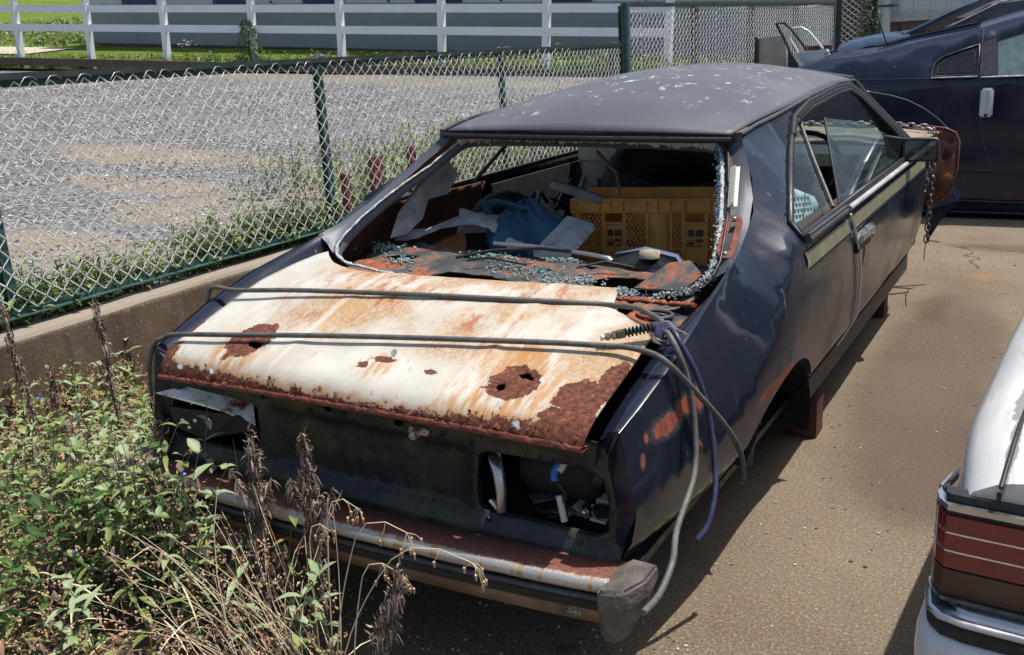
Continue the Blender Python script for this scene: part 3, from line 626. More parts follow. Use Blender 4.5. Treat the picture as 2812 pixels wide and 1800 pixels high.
# window rear outline follows (quarter glass included), up the pillar
quarter += [(1.04, .862), (1.015, .905), (1.25, 1.0), (1.42, 1.065), (1.60, 1.126), (1.70, 1.14), (1.70, 1.168), (1.44, 1.155), (1.30, 1.142)]+CREASE[::-1][:-1]
dark = M['inner'] = M['inner']
for sg in (1, -1):
    q = panel('quarter_panel', quarter, side(sg), [M['body'], M['inner']], CR, step=.035, th=0, flip=sg < 0)
    if sg > 0: QR = q
    door = [(1.755, .24), (3.36, .262), (3.40, .35), (3.42, .50), (3.40, .70), (3.36, .80), (3.22, .862), (1.59, .862), (1.635, .82), (1.80, .60), (1.86, .42), (1.85, .30)]
    dents = (lambda y, z: side(sg)(y, z)+Vector((-sg*(.018*math.exp(-((y-2.75)**2+(z-.33)**2*3)/.02)+.008*math.exp(-((z-.34-.10*(y-2.6))/.02)**2)*(y > 2.0)), 0, 0)))
    d = panel('door', door, dents, [M['body'], M['inner']], CR, step=.035, th=0, flip=sg < 0)
    if sg > 0: DR = d
    else: DL = d
    # window surround
    fr = MB(); pts = [(y, z) for y, z in [(1.04, .866), (1.022, .905), (1.27, 1.0), (1.42, 1.055), (1.60, 1.115), (1.93, 1.145), (2.44, 1.166), (2.66, 1.166), (2.76, 1.13), (2.93, .985), (3.05, .872)]]
    fr.tube([side(sg)(y, z)+Vector((sg*.004, 0, 0)) for y, z in pts+[pts[0]]], .011, 6)
    fr.tube([side(sg)(y, z)+Vector((sg*.008, 0, .0)) for y, z in [(1.52, 1.09), (1.66, 1.135), (1.93, 1.166), (2.44, 1.188), (2.70, 1.186), (2.81, 1.14), (3.0, .985), (3.12, .872)]], [.012]*8, 6)
    fr.tube([side(sg)(y, z)+Vector((sg*.002, 0, .0)) for y, z in [(1.70, 1.13), (1.93, 1.156), (2.44, 1.176), (2.68, 1.177), (2.78, 1.135), (2.97, .985), (3.09, .870)]], [.016]*7, 6)
    fr.build('window_surround', M['black'], CR)
    fr = MB(); fr.tube([side(sg)(y, z)+Vector((sg*.014, 0, 0)) for y, z in GUT+[(2.9, 1.10), (3.10, .93), (3.2, .87)]], .007, 6); fr.build('drip_rail', M['trim'], CR)
    if sg > 0:
        fr = MB(); fr.tube([side(sg)(y, z)+Vector((.008, 0, 0)) for y, z in [(1.035, .868), (1.022, .905), (1.27, 1.0), (1.45, 1.066), (1.60, 1.12)]], .0045, 6); fr.build('chrome_trim', M['chrome'], CR)
    # belt mouldings
    fr = MB(); b1 = [side(sg)(y, .853)+Vector((sg*.008, 0, 0)) for y in (1.06, 1.3, 1.555)]; fr.tube(b1, .011, 8); fr.tube([p+Vector((0, 0, .014)) for p in b1], .006, 6); fr.build('belt_moulding', M['trim'], CR)
    fr = MB(); b1 = [side(sg)(y, .853)+Vector((sg*.008, 0, 0)) for y in (1.60, 2.0, 2.5, 3.05)]; fr.tube(b1, .010, 8); fr.build('belt_moulding', M['paper'] if sg > 0 else M['trim'], CR)
    # glass
    off = Vector((-sg*.016, 0, 0)); S_ = lambda y, z, sg=sg: B(sg*(.770-.80*max(0, z-.855)), y, z)
    g = MB()
    if sg > 0: g.poly([S_(y, z)+off for y, z in [(1.05, .872), (1.04, .905), (1.30, 1.0), (1.48, 1.06), (1.62, 1.11), (1.76, 1.118), (1.50, .872)]], th=(sg*.004, 0, 0)); g.build('quarter_glass', M['glass'], CR)
    else: g.tube([S_(1.75, .86)+off, S_(1.80, 1.0)+off, S_(1.85, 1.15)+off], .009, 6); g.build('door_seal_post', M['black'], CR)
    g = MB() 
    if sg > 0: g.tube([S_(1.76, 1.128)+off*.4, S_(1.62, 1.0)+off*.4, S_(1.50, .872)+off*.4], .0075, 6); g.build('window_divider', M['trim'], CR)
    if sg > 0:
        g = MB(); g.poly([S_(y, z)+off*.5 for y, z in [(1.59, .872), (1.86, 1.0), (2.07, 1.10), (2.5, 1.05), (2.98, .93), (3.05, .872)]], th=(sg*.004, 0, 0)); g.build('window_glass', M['glass'], DR)
        g = MB(); g.tube([S_(2.07, 1.10)+off*.5, S_(1.86, 1.0)+off*.5, S_(1.59, .868)+off*.5], .0045, 5); g.build('glass_edge', M['black'], DR)
    else:
        pass
# white vertical edge strip at the door gap
mb = MB(); sm = side(1); mb.tube([sm(y, z)+Vector((.010, 0, 0)) for y, z in [(1.60, .835), (1.645, .79), (1.735, .69), (1.80, .60), (1.845, .50), (1.868, .42), (1.862, .33), (1.80, .245)]], .0042, 6); mb.build('door_edge_strip', M['white'], DR)
# olive stripe
mb = MB(); ys = [1.03+.08*i for i in range(30)]
def stripe(y0, y1, off):
    v = []; f = []; n = 24
    for i in range(n+1):
        y = y0+(y1-y0)*i/n
        for z in (.772, .795, .822):
            yy = y+(.05*(.822-z)/.05 if i == 0 else 0); v.append(sm(yy, z)+Vector((off, 0, 0)))
    for i in range(n):
        for k in (0, 1): a = i*3+k; f.append((a, a+3, a+4, a+1))
    return v, f
for nm, y0, y1, par in (('stripe_decal', 1.03, 1.625, QR), ('stripe_decal', 1.66, 3.33, DR)):
    v, f = stripe(y0, y1, .0035); link(nm, v, f, M['stripe'], par, smooth=True)
    mb = MB(); mb.tube([sm(y0+.06+(y1-y0-.06)*i/12, .763)+Vector((.002, 0, 0)) for i in range(13)], .002, 4); mb.build('pinstripe', M['black'], par)
# door handle
mb = MB(); mb.box((.803, 1.70, .700), (.834, 1.93, .735), bev=.008); h = mb.build('door_handle', M['chrome'], DR)
mb = MB(); mb.box((.797, 1.72, .66), (.818, 1.94, .70), bev=.008); mb.build('handle_recess', M['black'], DR)
mb = MB(); mb.lathe([(0, .012), (.012, .011), (.013, 0)], axis='x', n=12, mat=Matrix.Translation((.808, 1.99, .68)) @ Matrix.Identity(4)); mb.build('door_lock', M['chrome'], DR)
# mirror
def pp(c, hx, hz, y, r=.012, n=4):
    o = []
    for cx, cz, a0 in ((hx-r, hz-r, 0), (-hx+r, hz-r, 90), (-hx+r, -hz+r, 180), (hx-r, -hz+r, 270)):
        for i in range(n): a = RAD(a0+90*i/(n-1)); o.append((c[0]+cx+r*cos(a), y, c[1]+cz+r*sin(a)))
    return o
MR = MB(); yM = 2.78
rings = [pp((.845, .895), .072, .045, yM, .014), pp((.845, .895), .079, .051, yM+.005, .016), pp((.845, .893), .078, .05, yM+.04, .02), pp((.835, .89), .055, .033, yM+.09, .02)]
MR.loft(rings, caps=True); MR.poly([(.70, yM-.01, .955), (.78, yM, .94), (.78, yM, .865), (.765, yM, .855), (.72, yM+.02, .86)], th=(0, .05, 0))
mo = MR.build('door_mirror', M['black'], DR)
tm = simple('dark_mirror_face', (.10, .115, .13), .06, .9, var=.1, bump=0)
mb = MB(); mb.add(pp((.852, .893), .062, .040, yM-.002, .012), [tuple(range(16))]); mb.build('mirror_glass', tm, DR)
mo2 = bpy.data.objects[mo.name]
# roof
EDW = [(1.18, .498), (1.3, .510), (1.44, .518), (1.7, .522), (2.0, .515), (2.52, .500), (2.95, .500)]
CRN = [(1.16, .004), (1.22, .02), (1.35, .058), (1.6, .088), (2.0, .100), (2.5, .088), (2.95, .05)]
def roofz(u, y):
    e = interp(y, GUT+[(2.95, 1.19)]); c = interp(y, CRN)
    return e+c*(1-abs(u)**2.3)
def rooffn(u, y):
    w = interp(y, EDW); yy = y
    t = max(0, (1.45-y)/.3); yy = y-.035*(1-u*u)*t
    t2 = max(0, (y-2.5)/.45); yy += .06*(1-u*u)*t2
    return B(u*w, yy, roofz(u, y)+.003)
v = []; f = []; nu, ny = 40, 36
yy_ = [1.175+(2.93-1.175)*(j/ny) for j in range(ny+1)]
for y in yy_:
    for i in range(nu+1): v.append(rooffn(-1+2*i/nu, y))
f = [(j*(nu+1)+i, j*(nu+1)+i+1, (j+1)*(nu+1)+i+1, (j+1)*(nu+1)+i) for j in range(ny) for i in range(nu)]
ro = link('roof', v, f, [M['roof'], M['inner']], CR, smooth=True); md = ro.modifiers.new('sheet', 'SOLIDIFY'); md.thickness = .006; md.offset = -1; md.material_offset = 1; md.material_offset_rim = 0
# C-pillar and glass frame : loft from the opening (on the glass plane) to the body creases
INN = [(0, 1.205, 1.104), (.22, 1.205, 1.103), (.41, 1.205, 1.098), (.455, 1.20, 1.090), (.482, 1.165, 1.062), (.512, 1.09, 1.015), (.548, .99, .968), (.578, .905, .922), (.600, .82, .875), (.614, .76, .835), (.612, .715, .806), (.590, .685, .784), (.54, .668, .766), (.40, .655, .752), (.2, .65, .746), (0, .648, .745)]
_c = lambda y: (XS(y, interp(y, CREASE)), y, interp(y, CREASE))
OUT = [(0, 1.165, 1.128), (.25, 1.165, 1.128), (.45, 1.172, 1.128), (.53, 1.176, 1.128), _c(1.18), _c(1.12), _c(1.03), _c(.92), _c(.82), _c(.76), _c(.71), _c(.70), (.655, .635, .803), (.60, .61, .790), (.3, .64, .785), (0, .64, .785)]
def lerp3(a, b, t): return tuple(a[i]+(b[i]-a[i])*t for i in range(3))
def densify(L, k=3):
    o = []
    for a, b in zip(L, L[1:]):
        for j in range(k): o.append(lerp3(a, b, j/k))
    return o+[L[-1]]
I2 = densify(INN); O2 = densify(OUT)
mfr = mat_body('frame_paint', (.060, .066, .082), .34)
for nm, a, b in (('rear_header', 0, 9), ('pillar_frame', 9, 33)):
    for sg in (1, -1):
        mb = MB(); rr = []
        for i in range(a, min(b+1, len(I2))):
            p, q = I2[i], O2[i]
            r_ = [B(sg*p[0], p[1]+.02, p[2]-.03), B(sg*p[0], p[1], p[2])]
            for t in (.12, .3, .55, .8, 1.0):
                s = lerp3(p, q, t); dip = -.010*math.sin(pi*min(1, t/.55)) if t < .55 else 0
                r_.append(B(sg*s[0], s[1], s[2]+dip))
            rr.append(r_)
        if sg < 0: rr = rr[::-1]
        mb.loft(rr, close=False); mb.build(nm, M['roof'] if nm == 'rear_header' else (mfr), CR)
# black gap under roof edge
mb = MB(); mb.loft([[B(x, 1.150-.028*(1-(x/.55)**2)+d, z) for d, z in ((.006, 1.120), (.002, 1.106), (.03, 1.100), (.035, 1.118))] for x in [-.506+.046*i for i in range(23)]], caps=True); mb.build('roof_gap_seal', M['black'], CR)
# torn sealant + broken glass round the opening
def crumbs(name, path, r, mats, n, seed=0, par=None, s=(.002, .006)):
    rn = random.Random(seed); P = catmull(path, 5); acc = [0]; mb = MB()
    for i in range(n):
        t = rn.random()*(len(P)-1); a = Vector(P[int(t)]).lerp(Vector(P[min(len(P)-1, int(t)+1)]), t-int(t)); k = .6+.8*abs(mnoise.noise(a*22))
        p = a+Vector((rn.gauss(0, .45), rn.gauss(0, .4), rn.gauss(0, .45)))*r*k; q = rn.uniform(*s)
        mb.box((-q*.6, -q*.5, -q*.5), (q*.6, q*.5, q*.5), mat=Matrix.Translation(p) @ Matrix.Rotation(rn.uniform(0, 3), 4, Vector((rn.random(), rn.random(), rn.random()+.01))), mi=rn.randrange(len(mats)))
    return tag(mb.build(name, mats, par or CR), kind='stuff')
def rough_bead(name, path, r, mat, amp=.5, seed=0, n=7, step=.007, flat=.7):
    pts = []
    for a, b in zip(path, path[1:]):
        a = Vector(a); b = Vector(b); k = max(1, int((b-a).length/step))
        for j in range(k): pts.append(a+(b-a)*j/k)
    pts.append(Vector(path[-1])); rs = []; q = []
    for i, p in enumerate(pts):
        nz = mnoise.noise(Vector((i*.33, seed, 0))); nz2 = mnoise.noise(Vector((i*.9, seed, 4)))
        rs.append(max(.0015, r*(1+amp*1.2*nz+amp*.8*nz2))); q.append(p+Vector((0, 0, -abs(nz)*r*.8)))
    mb = MB(); mb.tube(q, rs, n, flat=flat); return mb.build(name, mat, CR)
full = [(-x, y, z) for x, y, z in INN[::-1]][:-1]+INN
FB = [B(x, y-.004, z+.002) for x, y, z in full]
m_ = len(INN)-1
topL = FB[m_-3:m_+4]
rough_bead('sealant_bead', [p+Vector((0, -.010, .004)) for p in topL], .021, M['seal'], .55, 1, flat=.45)
rough_bead('sealant_bead', FB[m_+3:m_+8], .006, M['seal'], .7, 4)
rough_bead('sealant_bead', FB[m_+6:m_+11], .006, M['seal'], .8, 2)
crumbs('glass_rim', [p+Vector((-.010, 0.004, 0)) for p in FB[m_+3:m_+8]], .016, [M['glassb'], M['glassb'], M['glassb'], M['glassg']], 420, 3, s=(.0015, .0045))
crumbs('glass_rim', FB[m_+7:m_+14], .014, [M['seal'], M['seal'], M['glassg']], 500, 6, s=(.0015, .0045))
crumbs('header_crumbs', [p+Vector((0, -.008, -.008)) for p in topL], .010, [M['seal'], M['seal'], M['glassg']], 600, 8)
rough_bead('sealant_bead', FB[:6], .006, M['seal'], .7, 7)
rough_bead('sealant_bead', FB[5:m_-2], .0045, M['seal'], .5, 8)
mb = MB(); mb.tube([B(x+.02*(1 if x > 0 else -1), y-.012, z+.012) for x, y, z in full[16:26]], .0035, 6); mb.build('rim_wire', M['black'], CR)
# comb-toothed clip and rusty plate on the right pillar
mb = MB(); a = B(.560, 1.05, 1.045); b = B(.600, .925, .955); d = (b-a)
mb.tube([a, b], .006, 6)
nn_ = Vector((.05, -1, .9)).normalized(); sx = Vector((1, .1, .2)).normalized()
mb.add([a-sx*.014+nn_*.006, a+sx*.014+nn_*.006, b+sx*.014+nn_*.006, b-sx*.014+nn_*.006], [(0, 1, 2, 3)])
for i in range(12):
    p = a+d*(i+.1)/12+nn_*.008; q = a+d*(i+.9)/12+nn_*.008
    mb.add([p-sx*.013, q-sx*.013, p+sx*.005, q+sx*.005, (p+q)/2+sx*.005+nn_*.016], [(0, 1, 4), (0, 4, 2), (1, 3, 4), (2, 4, 3)])
mb.build('toothed_clip', simple('bright_ivory_plastic', (.72, .70, .64), .5, var=.1), CR)
mb = MB(); c0 = B(.615, .905, .925); c1 = B(.634, .785, .853); d = (c1-c0); L = d.length; d.normalize(); n3 = Vector((.25, -.70, .70)).normalized(); s3 = d.cross(n3).normalized()
c0 += (c0-c1)*.10; c1 -= (c0-c1)*.10; L = (c1-c0).length
def rr(hw, hl, k=6):
    o = []
    for s0, a0 in ((1, -90), (-1, 90)):
        for i in range(k+1): a = RAD(a0+180*i/k); o.append(s3*(hw*cos(a+pi/2)) + d*(s0*(hl-hw)+hw*sin(a+pi/2)))
    return o
mid = (c0+c1)/2+n3*.012
Oa = [mid+p for p in rr(.023, L/2)]; Ib = [mid+p for p in rr(.007, L/2*.72)]
mb.loft([[p-n3*.006 for p in Oa], Oa, Ib, [p-n3*.006 for p in Ib]], sm=False); 
mb.build('vent_plate', M['redrust'], CR)
for q in (c0+d*.016, c1-d*.016):
    mb = MB(); mb.lathe([(0, .004), (.005, .003), (.006, 0)], n=10, mat=Matrix.Translation(q+n3*.013) @ n3.to_track_quat('Z', 'Y').to_matrix().to_4x4()); mb.build('rivet', M['chrome'], CR)
# fender tops / boot gutter
for sg in (1, -1):
    mb = MB(); rr_ = []
    for y in [.03+.04*i for i in range(18)]:
        zc = interp(y, CREASE); xc = XS(y, zc)
        zl = interp(y, [(0, .615), (.02, .645), (.06, .67), (.13, .697), (.28, .745), (.36, .768), (.5, .785), (.67, .80), (1, .82)])
        rr_.append([B(sg*x, y, z) for x, z in ((.632, zl-.09), (.635, zl-.032), (.642, zl-.024), ((.642+xc)/2, (zl+zc)/2-.009), (xc-.008, zc+.001), (xc, zc-.004))])
    if sg < 0: rr_ = [r[::-1] for r in rr_]
    mb.loft(rr_, close=False); mb.build('fender_top', M['body'], CR)
    # rear corner facet
    mb = MB(); zc = .652; xc = XS(.03, zc)
    A_ = [B(sg*x, y, z) for x, y, z in ((.655, .035, .645), (xc-.006, .028, .655), (xc, .03, .65), (XS(.045, .47)-.0, .045, .47), (XS(.04, .33), .04, .33))]
    B_ = [B(sg*x, y, z) for x, y, z in ((.62, .060, .60), (.63, .060, .58), (.64, .060, .56), (.66, .062, .45), (.67, .062, .32))]
    mb.loft([A_, B_], close=False, sm=False); mb.build('rear_corner', M['body'], CR)
# ---- boot lid
LP = [(-.035, .604), (-.032, .615), (-.026, .632), (-.012, .650), (.01, .664), (.05, .678), (.13, .702), (.28, .748), (.36, .770), (.5, .788), (.67, .802), (.9, .81)]
def lidfn(x, s):
    # s : arc coordinate -> (y,z)
    y, z = lidp(s); w = abs(x)/.64; x *= .965; z += KR*x*(1-min(1, max(0, s/.06)))
    return B(x, y+.022*w*w, z+.016*(1-w*w)+.0015*fbm(x, s, 9, 3)+.003*math.exp(-((x+.225)/.018)**2)+.003*math.exp(-((x-.285)/.018)**2))
ARC = [0]
for a, b in zip(LP, LP[1:]): ARC.append(ARC[-1]+math.hypot(b[0]-a[0], b[1]-a[1]))
def lidp(s):
    if s < 0: return LP[0][0]+.0, LP[0][1]+s
    for i in range(len(ARC)-1):
        if s <= ARC[i+1]: t = (s-ARC[i])/(ARC[i+1]-ARC[i]); return LP[i][0]+(LP[i+1][0]-LP[i][0])*t, LP[i][1]+(LP[i+1][1]-LP[i][1])*t
    return LP[-1]
def s_at(y): 
    for i in range(4, len(LP)-1):
        if y <= LP[i+1][0]: return ARC[i]+(ARC[i+1]-ARC[i])*(y-LP[i][0])/(LP[i+1][0]-LP[i][0])
    return ARC[-1]
o_ = [(-.645, .0), (.645, .0)]+[(x, s_at(y-.022*(x/.64)**2)) for x, y in ((.645, .25), (.640, .362), (.573, .397), (.512, .425), (.488, .45), (.477, .483), (.462, .53), (.442, .565), (.263, .528), (.055, .502), (-.175, .485), (-.303, .483), (-.362, .49), (-.443, .513), (-.50, .542), (-.534, .569), (-.585, .615), (-.622, .655), (-.645, .62))]
def hole(cx, cy, rx, ry, sd, n=14):
    o = []
    for i in range(n):
        a = 2*pi*i/n; k = .75+.6*abs(mnoise.noise(Vector((cos(a)*1.7+sd, sin(a)*1.7, sd))))*1.6; o.append((cx+rx*k*cos(a), cy+ry*k*sin(a)))
    return o
holes = [hole(-.362, s_at(.065), .030, .016, 1.3), hole(.396, s_at(.062), .015, .014, 3.1), hole(.432, s_at(.108), .02, .011, 5.2), hole(-.345, s_at(.075), .012, .012, 7)[:0]]
holes = [h for h in holes if h]
lid = panel('boot_lid', o_, lidfn, [M['lid'], M['inner']], CR, holes=holes, step=.03, th=.004, jagh=.006, hstep=.008)
# lid return flange, ragged and rusty
mb = MB(); rr_ = []
for i in range(130):
    x = -.645+1.29*i/129; w = abs(x)/.64; n1 = mnoise.noise(Vector((x*40, 0, 2))); n2 = mnoise.noise(Vector((x*110, 3, 2)))
    y0, z0 = -.036+.022*w*w, .606+.016*(1-w*w)
    x *= .965; z0 += KR*x
    rr_.append([B(x, y0-.001, z0+.008+.005*n2), B(x, y0-.003-.003*abs(n1), z0+.004), B(x, y0-.004-.002*abs(n2), z0-.001), B(x, y0-.002, z0-.005+.001*n2), B(x, y0+.03, z0-.005), B(x, y0+.03, z0-.001)])
mb.loft(rr_, close=True, sm=False); mb.build('lid_flange', M['redrust'], lid)
mb = MB()
for i in range(170):   # blistered rust scale
    if i < 170: x = random.uniform(-.62, .64); s = abs(random.gauss(.012, .012)) if x < .3 else abs(random.gauss(.018, .02))
    else:
        cx, cy = random.choice([(-.375, .085), (.41, .095), (.57, .13), (.6, .06)]); x = cx+random.gauss(0, .035); s = s_at(max(.01, cy+random.gauss(0, .03)))
    if abs(x) > .64: continue
    p = lidfn(x, s); q = lidfn(x, s+.004); t = (q-p).normalized(); nn3 = Vector((1, 0, 0)).cross(t).normalized(); r = random.uniform(.002, .006); a0 = random.uniform(0, 6)
    e = Vector((1, 0, 0)); up = random.uniform(.001, .006)
    pts = [p+(e*cos(a0+k*1.26)+t*sin(a0+k*1.26))*r*random.uniform(.6, 1.3)+nn3*(up if k < 3 else .0005) for k in range(5)]
    mb.add(pts, [(0, 1, 2, 3, 4)])
tag(mb.build('rust_scale', M['redrust'], lid), kind='stuff')
for x, y in ((-.43, .0), (.07, .105), (.49, -.0), (-.555, .0)):   # curled paint flakes
    mb = MB(); p = lidfn(x, s_at(y) if y > 0 else .03); o5 = [p+Vector((.011*cos(a)*rk, -.003+.003*sin(a), .011*sin(a)*rk+.006)) for a, rk in [(k*.7, random.uniform(.45, 1.25)) for k in range(9)]]; mb.add(o5, [tuple(range(9))]); mb.build('paint_flake', M['flake'], lid)
# ---- deck under the lid front with rust and an open seat
def deckfn(x, y): return B(x, y, .715+.040*min(1, max(0, (.68-y)/.1))-.02*max(0, (abs(x)-.5)/.2)+.003*fbm(x, y, 14))
dk_out = [(-.66, .40), (.66, .34), (.665, .60), (.62, .65), (.55, .665), (.40, .66), (0, .65), (-.40, .66), (-.55, .67), (-.62, .69), (-.66, .66)]
cup = [(.555+.042*cos(a), .515+.032*sin(a)) for a in [k*pi/10 for k in range(20)]]
gap = [(.36, .60), (.48, .575), (.56, .565), (.60, .56), (.625, .60), (.57, .625), (.5, .64), (.36, .64)]
gap2 = [(.44, .50), (.485, .49), (.50, .52), (.48, .55), (.45, .55)]
panel('rear_deck', dk_out, deckfn, [M['shelf'], M['inner']], CR, holes=[cup, gap, gap2], step=.03, th=.004, jagh=.012, hstep=.006)
mb = MB(); mb.tube([B(.555+.044*cos(a), .515+.034*sin(a), .757) for a in [k*pi/10 for k in range(20)]], .005, 6, closed=True); mb.build('filler_rim', M['shelf'], CR)
rough_bead('torn_edge', [B(.36, .648, .748), B(.47, .643, .752), B(.56, .622, .758), B(.63, .585, .77)], .009, mat_rustpanel('orange_torn_edge', (.2, .06, .03), .7, 9), .9, 11)

# ---- tail panel
def sst(a, b, x): t = min(1, max(0, (x-a)/(b-a))); return t*t*(3-2*t)
def tailfn(x, z):
    y = .052
    cx = sst(-.30, -.275, x)*(1-sst(.285, .31, x)); cz = sst(.36, .375, z)*(1-sst(.525, .54, z))
    y += .026*cx*cz                                           # recessed plate bay
    for rx in (-.20, -.11, -.055, .0, .055, .13):             # pressed ribs
        top = .50 if rx in (-.20, .13) else .455
        y -= .013*math.exp(-((x-rx)/.007)**2)*sst(.375, .39, z)*(1-sst(top-.02, top, z))*cx
        y -= .008*math.exp(-((z-top+.01)/.006)**2)*math.exp(-((x-rx)/.016)**4)*cx
    y -= .022*sst(.372, .360, z) if False else .0
    y -= .020*(1-sst(.365, .380, z))                          # lower step
    for sg in (1, -1):                                        # pressed frame round each lamp hole
        ax = abs(x-sg*.497)/.187; az = abs(z-.462)/.095; d = max(ax, az)
        y += .008*sst(.90, .98, d)*(1-sst(1.03, 1.12, d))
    return B(x, y+.0012*fbm(x, z, 12), z)
def rrect(x0, z0, x1, z1, r, n=5, skew=0):
    o = []
    for cx, cz, a0 in ((x1-r, z1-r, 0), (x0+r, z1-r, 90), (x0+r, z0+r, 180), (x1-r, z0+r, 270)):
        for i in range(n): a = RAD(a0+90*i/(n-1)); o.append((cx+r*cos(a)+skew*(cz-z0), cz+r*sin(a)))
    return o
to = [(-.70, .318), (.70, .318), (.70, .45), (.675, .57), (.64, .612), (-.64, .612), (-.675, .57), (-.70, .45)]
lh = [(.342, .402), (.36, .392), (.64, .392), (.664, .41), (.662, .47), (.645, .525), (.60, .548), (.36, .54), (.338, .528), (.335, .44)]
lhl = [(-x, z) for x, z in lh]
smallh = [[(cx+.013*cos(a), .565+.008*sin(a)) for a in [k*pi/4 for k in range(8)]] for cx in (-.32, .115, -.10)]
panel('tail_panel', to, tailfn, [M['tail'], M['tail']], CR, holes=[lh, lhl]+smallh, step=.016, th=.003, jag=0, hstep=.01)
# lamp-hole flanges
for L in (lh, lhl):
    mb = MB(); mb.loft([[tailfn(x, z) for x, z in L], [tailfn(x, z)+Vector((0, .016, 0)) for x, z in L]], sm=True); 
    mb.f = [f for f in mb.f]+[(f[0]+0, f[1], f[2], f[3]) for f in [(mb.f[-1][1], mb.f[-1][2], mb.f[-1][3], mb.f[-1][0]), (mb.f[-1][0], mb.f[-1][1], mb.f[-1][2], mb.f[-1][3])]][:0]
    k = len(L); mb.add([mb.v[k-1], mb.v[0], mb.v[k], mb.v[2*k-1]], [(0, 1, 2, 3)][:0]); mb.build('lamp_hole_flange', M['tail'], CR)
# lock, screws
mb = MB(); c = tailfn(.178, .556)
mb.box((c.x-.028, c.y-.008, c.z-.008), (c.x+.028, c.y-.001, c.z+.010), bev=.003); mb.lathe([(.0, -.034), (.009, -.034), (.011, -.03), (.010, -.008)], n=14, axis='y', c=(c.x, c.y, c.z))
mb.lathe([(0, -.012), (.005, -.011), (.005, -.006)], n=8, axis='y', c=(c.x-.021, c.y, c.z)); mb.lathe([(0, -.012), (.005, -.011), (.005, -.006)], n=8, axis='y', c=(c.x+.021, c.y, c.z))
mb.build('boot_lock', mat_rustpanel('rusty_lock_steel', (.38, .37, .35), .45, 60), CR)
for x, z in ((.345, .575), (.45, .560), (.60, .560), (.315, .55), (.31, .45), (.68, .46), (.37, .375), (.60, .372), (.24, .56), (-.05, .56), (-.16, .55), (-.35, .56)):
    c = tailfn(x, z); mb = MB(); mb.lathe([(.007, -.002), (.0065, -.005), (.0035, -.005), (.0035, .002)], n=10, axis='y', c=c); mb.build('panel_grommet', M['tail'], CR)
# stuff inside the right lamp hole
mb = MB(); mb.tube([B(.35, .10, .52), B(.375, .06, .522), B(.395, .045, .50), B(.405, .042, .455), B(.408, .04, .405)], [.014, .015, .014, .013, .012], 10, flat=.5); mb.tube([B(.375, .045, .425), B(.398, .043, .407)], .007, 6); mb.build('bent_trim_strip', M['chrome'], CR)
mb = MB(); mb.lathe([(.055, 0), (.07, .03), (.07, .17), (.055, .20), (.02, .2)], n=22, axis='x', c=(.38, .20, .455)); mb.build('silencer', M['rubber'], CR)
mb = MB(); mb.tube([B(.52, .10, .53), B(.515, .08, .505), B(.52, .075, .49)], .009, 8); mb.tube([B(.535, .09, .53), B(.53, .075, .515)], .008, 8, mi=1)
mb.tube([B(.52, .08, .49), B(.545, .08, .465), B(.54, .08, .43), B(.55, .08, .405)], .006, 6, mi=2); mb.tube([B(.53, .078, .455), B(.55, .07, .40)], .009, 4, mi=1); mb.build('hanging_wires', [simple('blue_cable_clip', (.02, .16, .5), .4), M['pale'], M['rubber']], CR)
mb = MB()
for i in range(16):
    x = random.uniform(.45, .63); y = random.uniform(.10, .2); mb.box((-.02, -.03, 0), (.02, .03, .006), mat=Matrix.Translation(B(x, y, .395+random.random()*.02)) @ Matrix.Rotation(random.uniform(-.9, .9), 4, random.choice('XYZ')), mi=i % 3)
mb.build('boot_debris', [M['black'], M['trim'], M['grey']], CR)
# left lamp hole : bracket and white rusty flap
mb = MB(); mb.poly([B(-.66, .035, .485), B(-.40, .04, .50), B(-.33, .048, .47), B(-.52, .03, .415), B(-.62, .03, .43)], th=(0, .006, 0))
for x, z in ((-.60, .455), (-.55, .462), (-.575, .437), (-.50, .475)): mb.lathe([(0, -.006), (.006, -.005), (.007, 0)], n=10, axis='y', c=B(x, .033, z), mi=1)
mb.build('lamp_bracket', [M['black'], M['bright']], CR)
mb = MB(); fl = [B(-.68, .02, .525), B(-.55, .02, .522), B(-.44, .035, .505), B(-.345, .05, .478), B(-.40, .10, .512), B(-.50, .14, .54), B(-.60, .10, .54)]; mb.poly(fl, th=(0, 0, .003)); mb.build('rusty_flap', mat_rustpanel('white_rusty_flap', (.62, .60, .55), .42, 7, rough=.6), CR)
# inner floor of boot + light-tight sides
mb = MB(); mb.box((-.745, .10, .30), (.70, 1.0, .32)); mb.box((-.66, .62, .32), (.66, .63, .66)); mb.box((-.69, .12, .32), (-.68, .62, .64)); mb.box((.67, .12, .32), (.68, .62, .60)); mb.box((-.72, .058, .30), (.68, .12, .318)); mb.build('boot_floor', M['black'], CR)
# ---- rear bumper
def bow(x): return .030*(abs(x)/.70)**2.5
BP = [(.035, .318), (.030, .332), (-.03, .344), (-.078, .356), (-.094, .357), (-.104, .350), (-.108, .340), (-.104, .330), (-.09, .324), (-.02, .312)]
mb = MB(); mb.loft([[Vector((x, y+bow(x), z+.0015*fbm(x, y, 9)-(.012 if False else 0)+.004*abs(x))) for y, z in BP] for x in [-.70+.04*i for i in range(36)]], caps=True); bp = mb.build('rear_bumper', M['bumper'], CR)
mb = MB(); mb.loft([[Vector((x, y+bow(x), z+.004*abs(x))) for y, z in ((-.092, .322), (-.106, .318), (-.108, .312), (-.096, .308))] for x in [-.70+.04*i for i in range(36)]], caps=True); mb.build('bumper_lip', M['trim'], bp)
mb = MB(); mb.loft([[Vector((x, y+bow(x), z+.004*abs(x))) for y, z in ((-.085, .308), (-.096, .303), (-.098, .284), (-.086, .279), (-.02, .279), (-.02, .308))] for x in [-.70+.04*i for i in range(36)]], caps=True); mb.build('rubber_strip', M['rubber'], bp)
